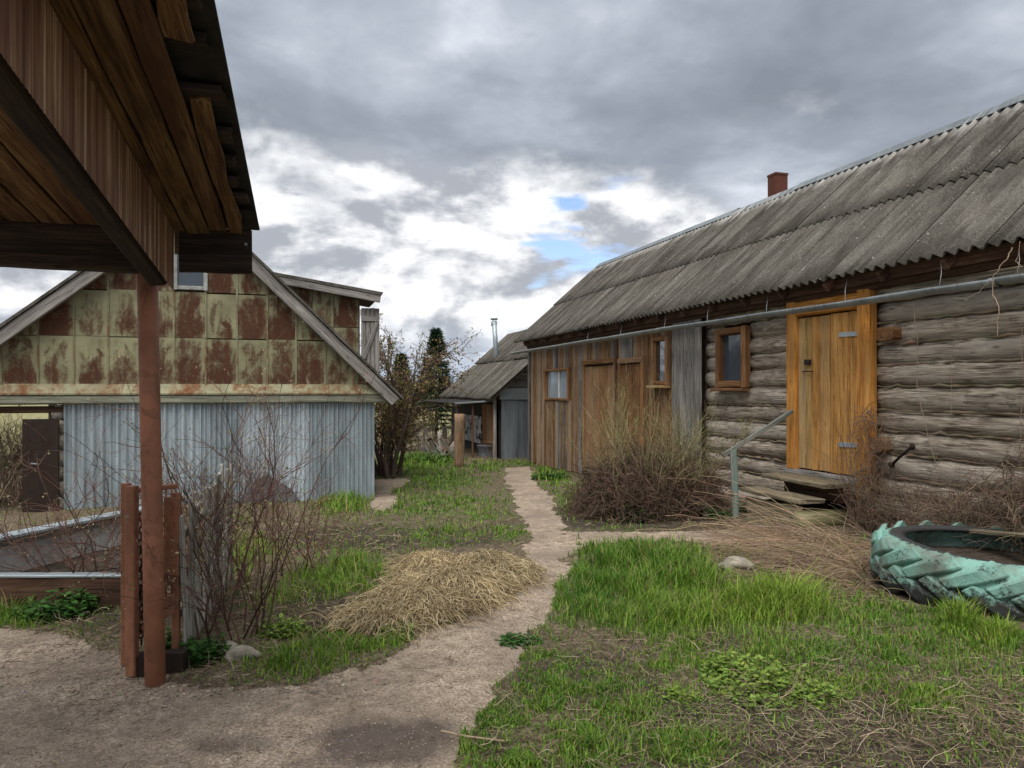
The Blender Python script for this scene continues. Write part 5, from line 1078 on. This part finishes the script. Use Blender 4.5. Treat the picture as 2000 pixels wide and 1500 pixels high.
# vine tangle at the right edge
n = 2600; yy = rng.uniform(2.6, 5.6, n); hgt = .95 * np.exp(-((yy - 4.3) / .75) ** 2) + .35; S = np.stack([XW - .12 - rng.random(n) ** 1.3 * .55, yy, .12 + hgt * rng.random(n)], 1)
spray('vine_tangle', 'dense brown heap of dead vines against the log wall behind the tyre', 'vine', [(S, rng.normal(size=(n, 3)) * np.array([.6, 1, .8]), rng.uniform(.15, .6, n), -.7)], (.215, .15, .105), .0034, .9)
n = 900; yy = rng.uniform(5.0, 6.7, n); S = np.stack([XW - .12 - rng.random(n) * .35, yy, .12 + .42 * rng.random(n) ** 1.6], 1)
spray('dead_weeds', 'thin dead weeds along the log wall foot between the vine and the tangle', 'dead weeds', [(S, rng.normal(size=(n, 3)) * .6 + np.array([0, 0, .6]), rng.uniform(.12, .5, n), -.3)], (.22, .16, .115), .0028, .6)
# hanging tendrils drawn over the wall
def tendril(label, px, x_=XW - .10, r=.0055, c=(.36, .26, .19)):
    pts = [onX(u, v, x_ + random.uniform(-.02, .02)) for u, v in px]; q = []
    for i in range(len(pts) - 1):
        for s in (0, .25, .5, .75): q.append(pts[i].lerp(pts[i + 1], s) + Vector((0, random.uniform(-.012, .012), random.uniform(-.006, .006))))
    q.append(pts[-1]); V, F = tubes(np.array([[list(p) for p in q]]), np.linspace(r, r * .6, len(q))[None], 5); o = put('vine_tendril', mesh_np('vine_tendril', V, F, np.tile(c, (len(V), 1))), M['twig']); tag(o, label, 'vine', 'tendrils on the log wall')
tendril('pale vine tendril hanging over the gutter at the far right', [(1975, 485), (1968, 505), (1942, 535), (1937, 570), (1950, 600), (1948, 655)], 5.76)
tendril('thin looping tendril below the gutter near the right edge', [(1935, 545), (1915, 570), (1885, 584), (1862, 583)], 5.76, .003)
tendril('tendril hanging right of the wooden block on the log wall', [(1782, 592), (1787, 630), (1793, 660), (1790, 740), (1800, 800), (1812, 850), (1826, 900)], XW - .1, .004)
tendril('straight thin tendril on the middle of the right log wall', [(1865, 660), (1858, 700), (1860, 760), (1858, 808)], XW - .06, .003)
tendril('long thin tendril near the right end of the log wall', [(1998, 640), (1995, 700), (2003, 760), (1992, 840), (1996, 890)], XW - .08, .004)
tendril('knotted tendril beside the looping one over the gutter', [(1992, 470), (1985, 510), (1996, 520), (1930, 530)], 5.80, .003)

# ------------------------------------------------------------------ leafy weeds, stones
def weed(u, v, r, h, n, c, label, size=.04, name='leafy_weed'):
    b = gpt(u, v); t = thing(name, b, label, 'weed', 'leafy weeds'); a = rng.uniform(0, 6.283, n); q = np.sqrt(rng.random(n)) * r; x = b.x + q * np.cos(a); y = b.y + q * np.sin(a); hh = h * rng.uniform(.3, 1, n) * (1 - .6 * (q / r) ** 2)
    S = np.stack([x, y, gz(x, y) - .02], 1); P_ = walk(S, np.stack([rng.normal(0, .3, n), rng.normal(0, .3, n), np.ones(n)], 1), hh, 4, .3); T = tubes(P_, .0016 * np.ones((n, 4)), 3); put('stems', mesh_np('stems', *T, vary(np.array(c) * .8, n, 12, .2)), M['leaf'], t)['kind'] = 'stuff'
    i = np.repeat(np.arange(n), 5); Cc = P_[i, rng.integers(1, 4, n * 5)] + rng.normal(size=(n * 5, 3)) * .008; m = len(Cc); an = rng.uniform(0, 6.283, m); s = size * rng.uniform(.6, 1.3, m); dx_, dy_ = np.cos(an), np.sin(an); up_ = rng.uniform(-.1, .55, m)
    A = np.stack([dx_, dy_, up_], 1) * s[:, None]; B = np.stack([-dy_, dx_, rng.normal(0, .15, m)], 1) * s[:, None] * .36
    V = np.stack([Cc, Cc + A * .45 + B, Cc + A * 1.0, Cc + A * .45 - B], 1); put('foliage', mesh_np('foliage', V.reshape(-1, 3), np.arange(4 * m).reshape(m, 4), vary(c, m, 4, .28)), M['leaf'], t)['kind'] = 'stuff'
YG = (.19, .28, .055); DG = (.05, .125, .025)
weed(1490, 1338, .34, .12, 330, YG, 'large yellow green leafy weed patch in the foreground grass', .035); weed(1425, 1310, .14, .12, 110, YG, 'smaller yellow green weed just left of the large patch', .035); weed(1600, 1365, .13, .09, 90, YG, 'yellow green weed just right of the large patch', .03)
weed(1240, 1012, .34, .24, 220, DG, 'bright green nettles at the front foot of the brown bush', .06); weed(1150, 1000, .22, .14, 90, DG, 'low green nettles left of the brown bush', .05); weed(1385, 1010, .22, .20, 110, DG, 'green nettles between the brown bush and the handrail post', .055); weed(1452, 1000, .10, .18, 50, DG, 'few green leaves right behind the handrail post', .05)
weed(120, 1198, .26, .22, 200, DG, 'leafy green nettles in front of the raised bed', .05); weed(400, 1285, .12, .17, 120, DG, 'green leaves between the gate and the stones', .045); weed(335, 1265, .06, .16, 40, DG, 'few green leaves tucked behind the steel gate', .04); weed(552, 1235, .16, .14, 150, YG, 'feathery light green weed right of the stones', .03)
weed(770, 1240, .14, .10, 90, YG, 'light green weed below the straw heap', .03); weed(1020, 1250, .14, .06, 90, DG, 'low green weed at the right path edge', .03); weed(1330, 1360, .10, .06, 70, YG, 'bright little weed on the dark foreground soil', .03); weed(830, 900, .9, .34, 420, (.11, .20, .035), 'tall light green weeds beside the leafing tree', .09)
weed(1075, 935, .40, .2, 200, DG, 'green weeds at the far foot of the plank wall', .07)
def stone(u, v, sx, sy, sz, label, mat='stone', rz=0):
    import bmesh
    b = gpt(u, v); bm = bmesh.new(); bmesh.ops.create_icosphere(bm, subdivisions=3, radius=1)
    for w in bm.verts: f = 1 + .16 * math.sin(3.1 * w.co.x + 2 * w.co.y) + .12 * math.sin(5 * w.co.z + 3 * w.co.x + u) + random.uniform(-.03, .03); w.co = Vector((w.co.x * sx, w.co.y * sy, w.co.z * sz)) * f
    me = bpy.data.meshes.new('stone'); bm.to_mesh(me); bm.free(); me.polygons.foreach_set('use_smooth', [True] * len(me.polygons))
    tag(put('stone', me, M[mat], None, Matrix.Translation(b + Vector((0, 0, sz * .35))) @ Matrix.Rotation(rz, 4, 'Z')), label, 'stone', 'loose stones')
stone(1438, 1110, .15, .10, .075, 'pale angular stone lying in the dry grass', rz=-.5); stone(435, 1278, .09, .07, .05, 'pale yellowish stone beside the shrub foot'); stone(470, 1284, .11, .06, .045, 'smooth brownish stone right of the pale one', 'stone', -.2)
tw = [gpt(862, 1436), gpt(905, 1446), gpt(950, 1452), gpt(985, 1456)]; P_ = np.array([[list(p + Vector((0, 0, .02))) for p in tw]]); V, F = tubes(P_, np.array([[.006, .006, .005, .004]]), 6); o = put('fallen_stick', mesh_np('fallen_stick', V, F, np.tile((.30, .23, .16), (len(V), 1))), M['twig']); tag(o, 'pale dry stick lying across the path edge in front', 'stick')
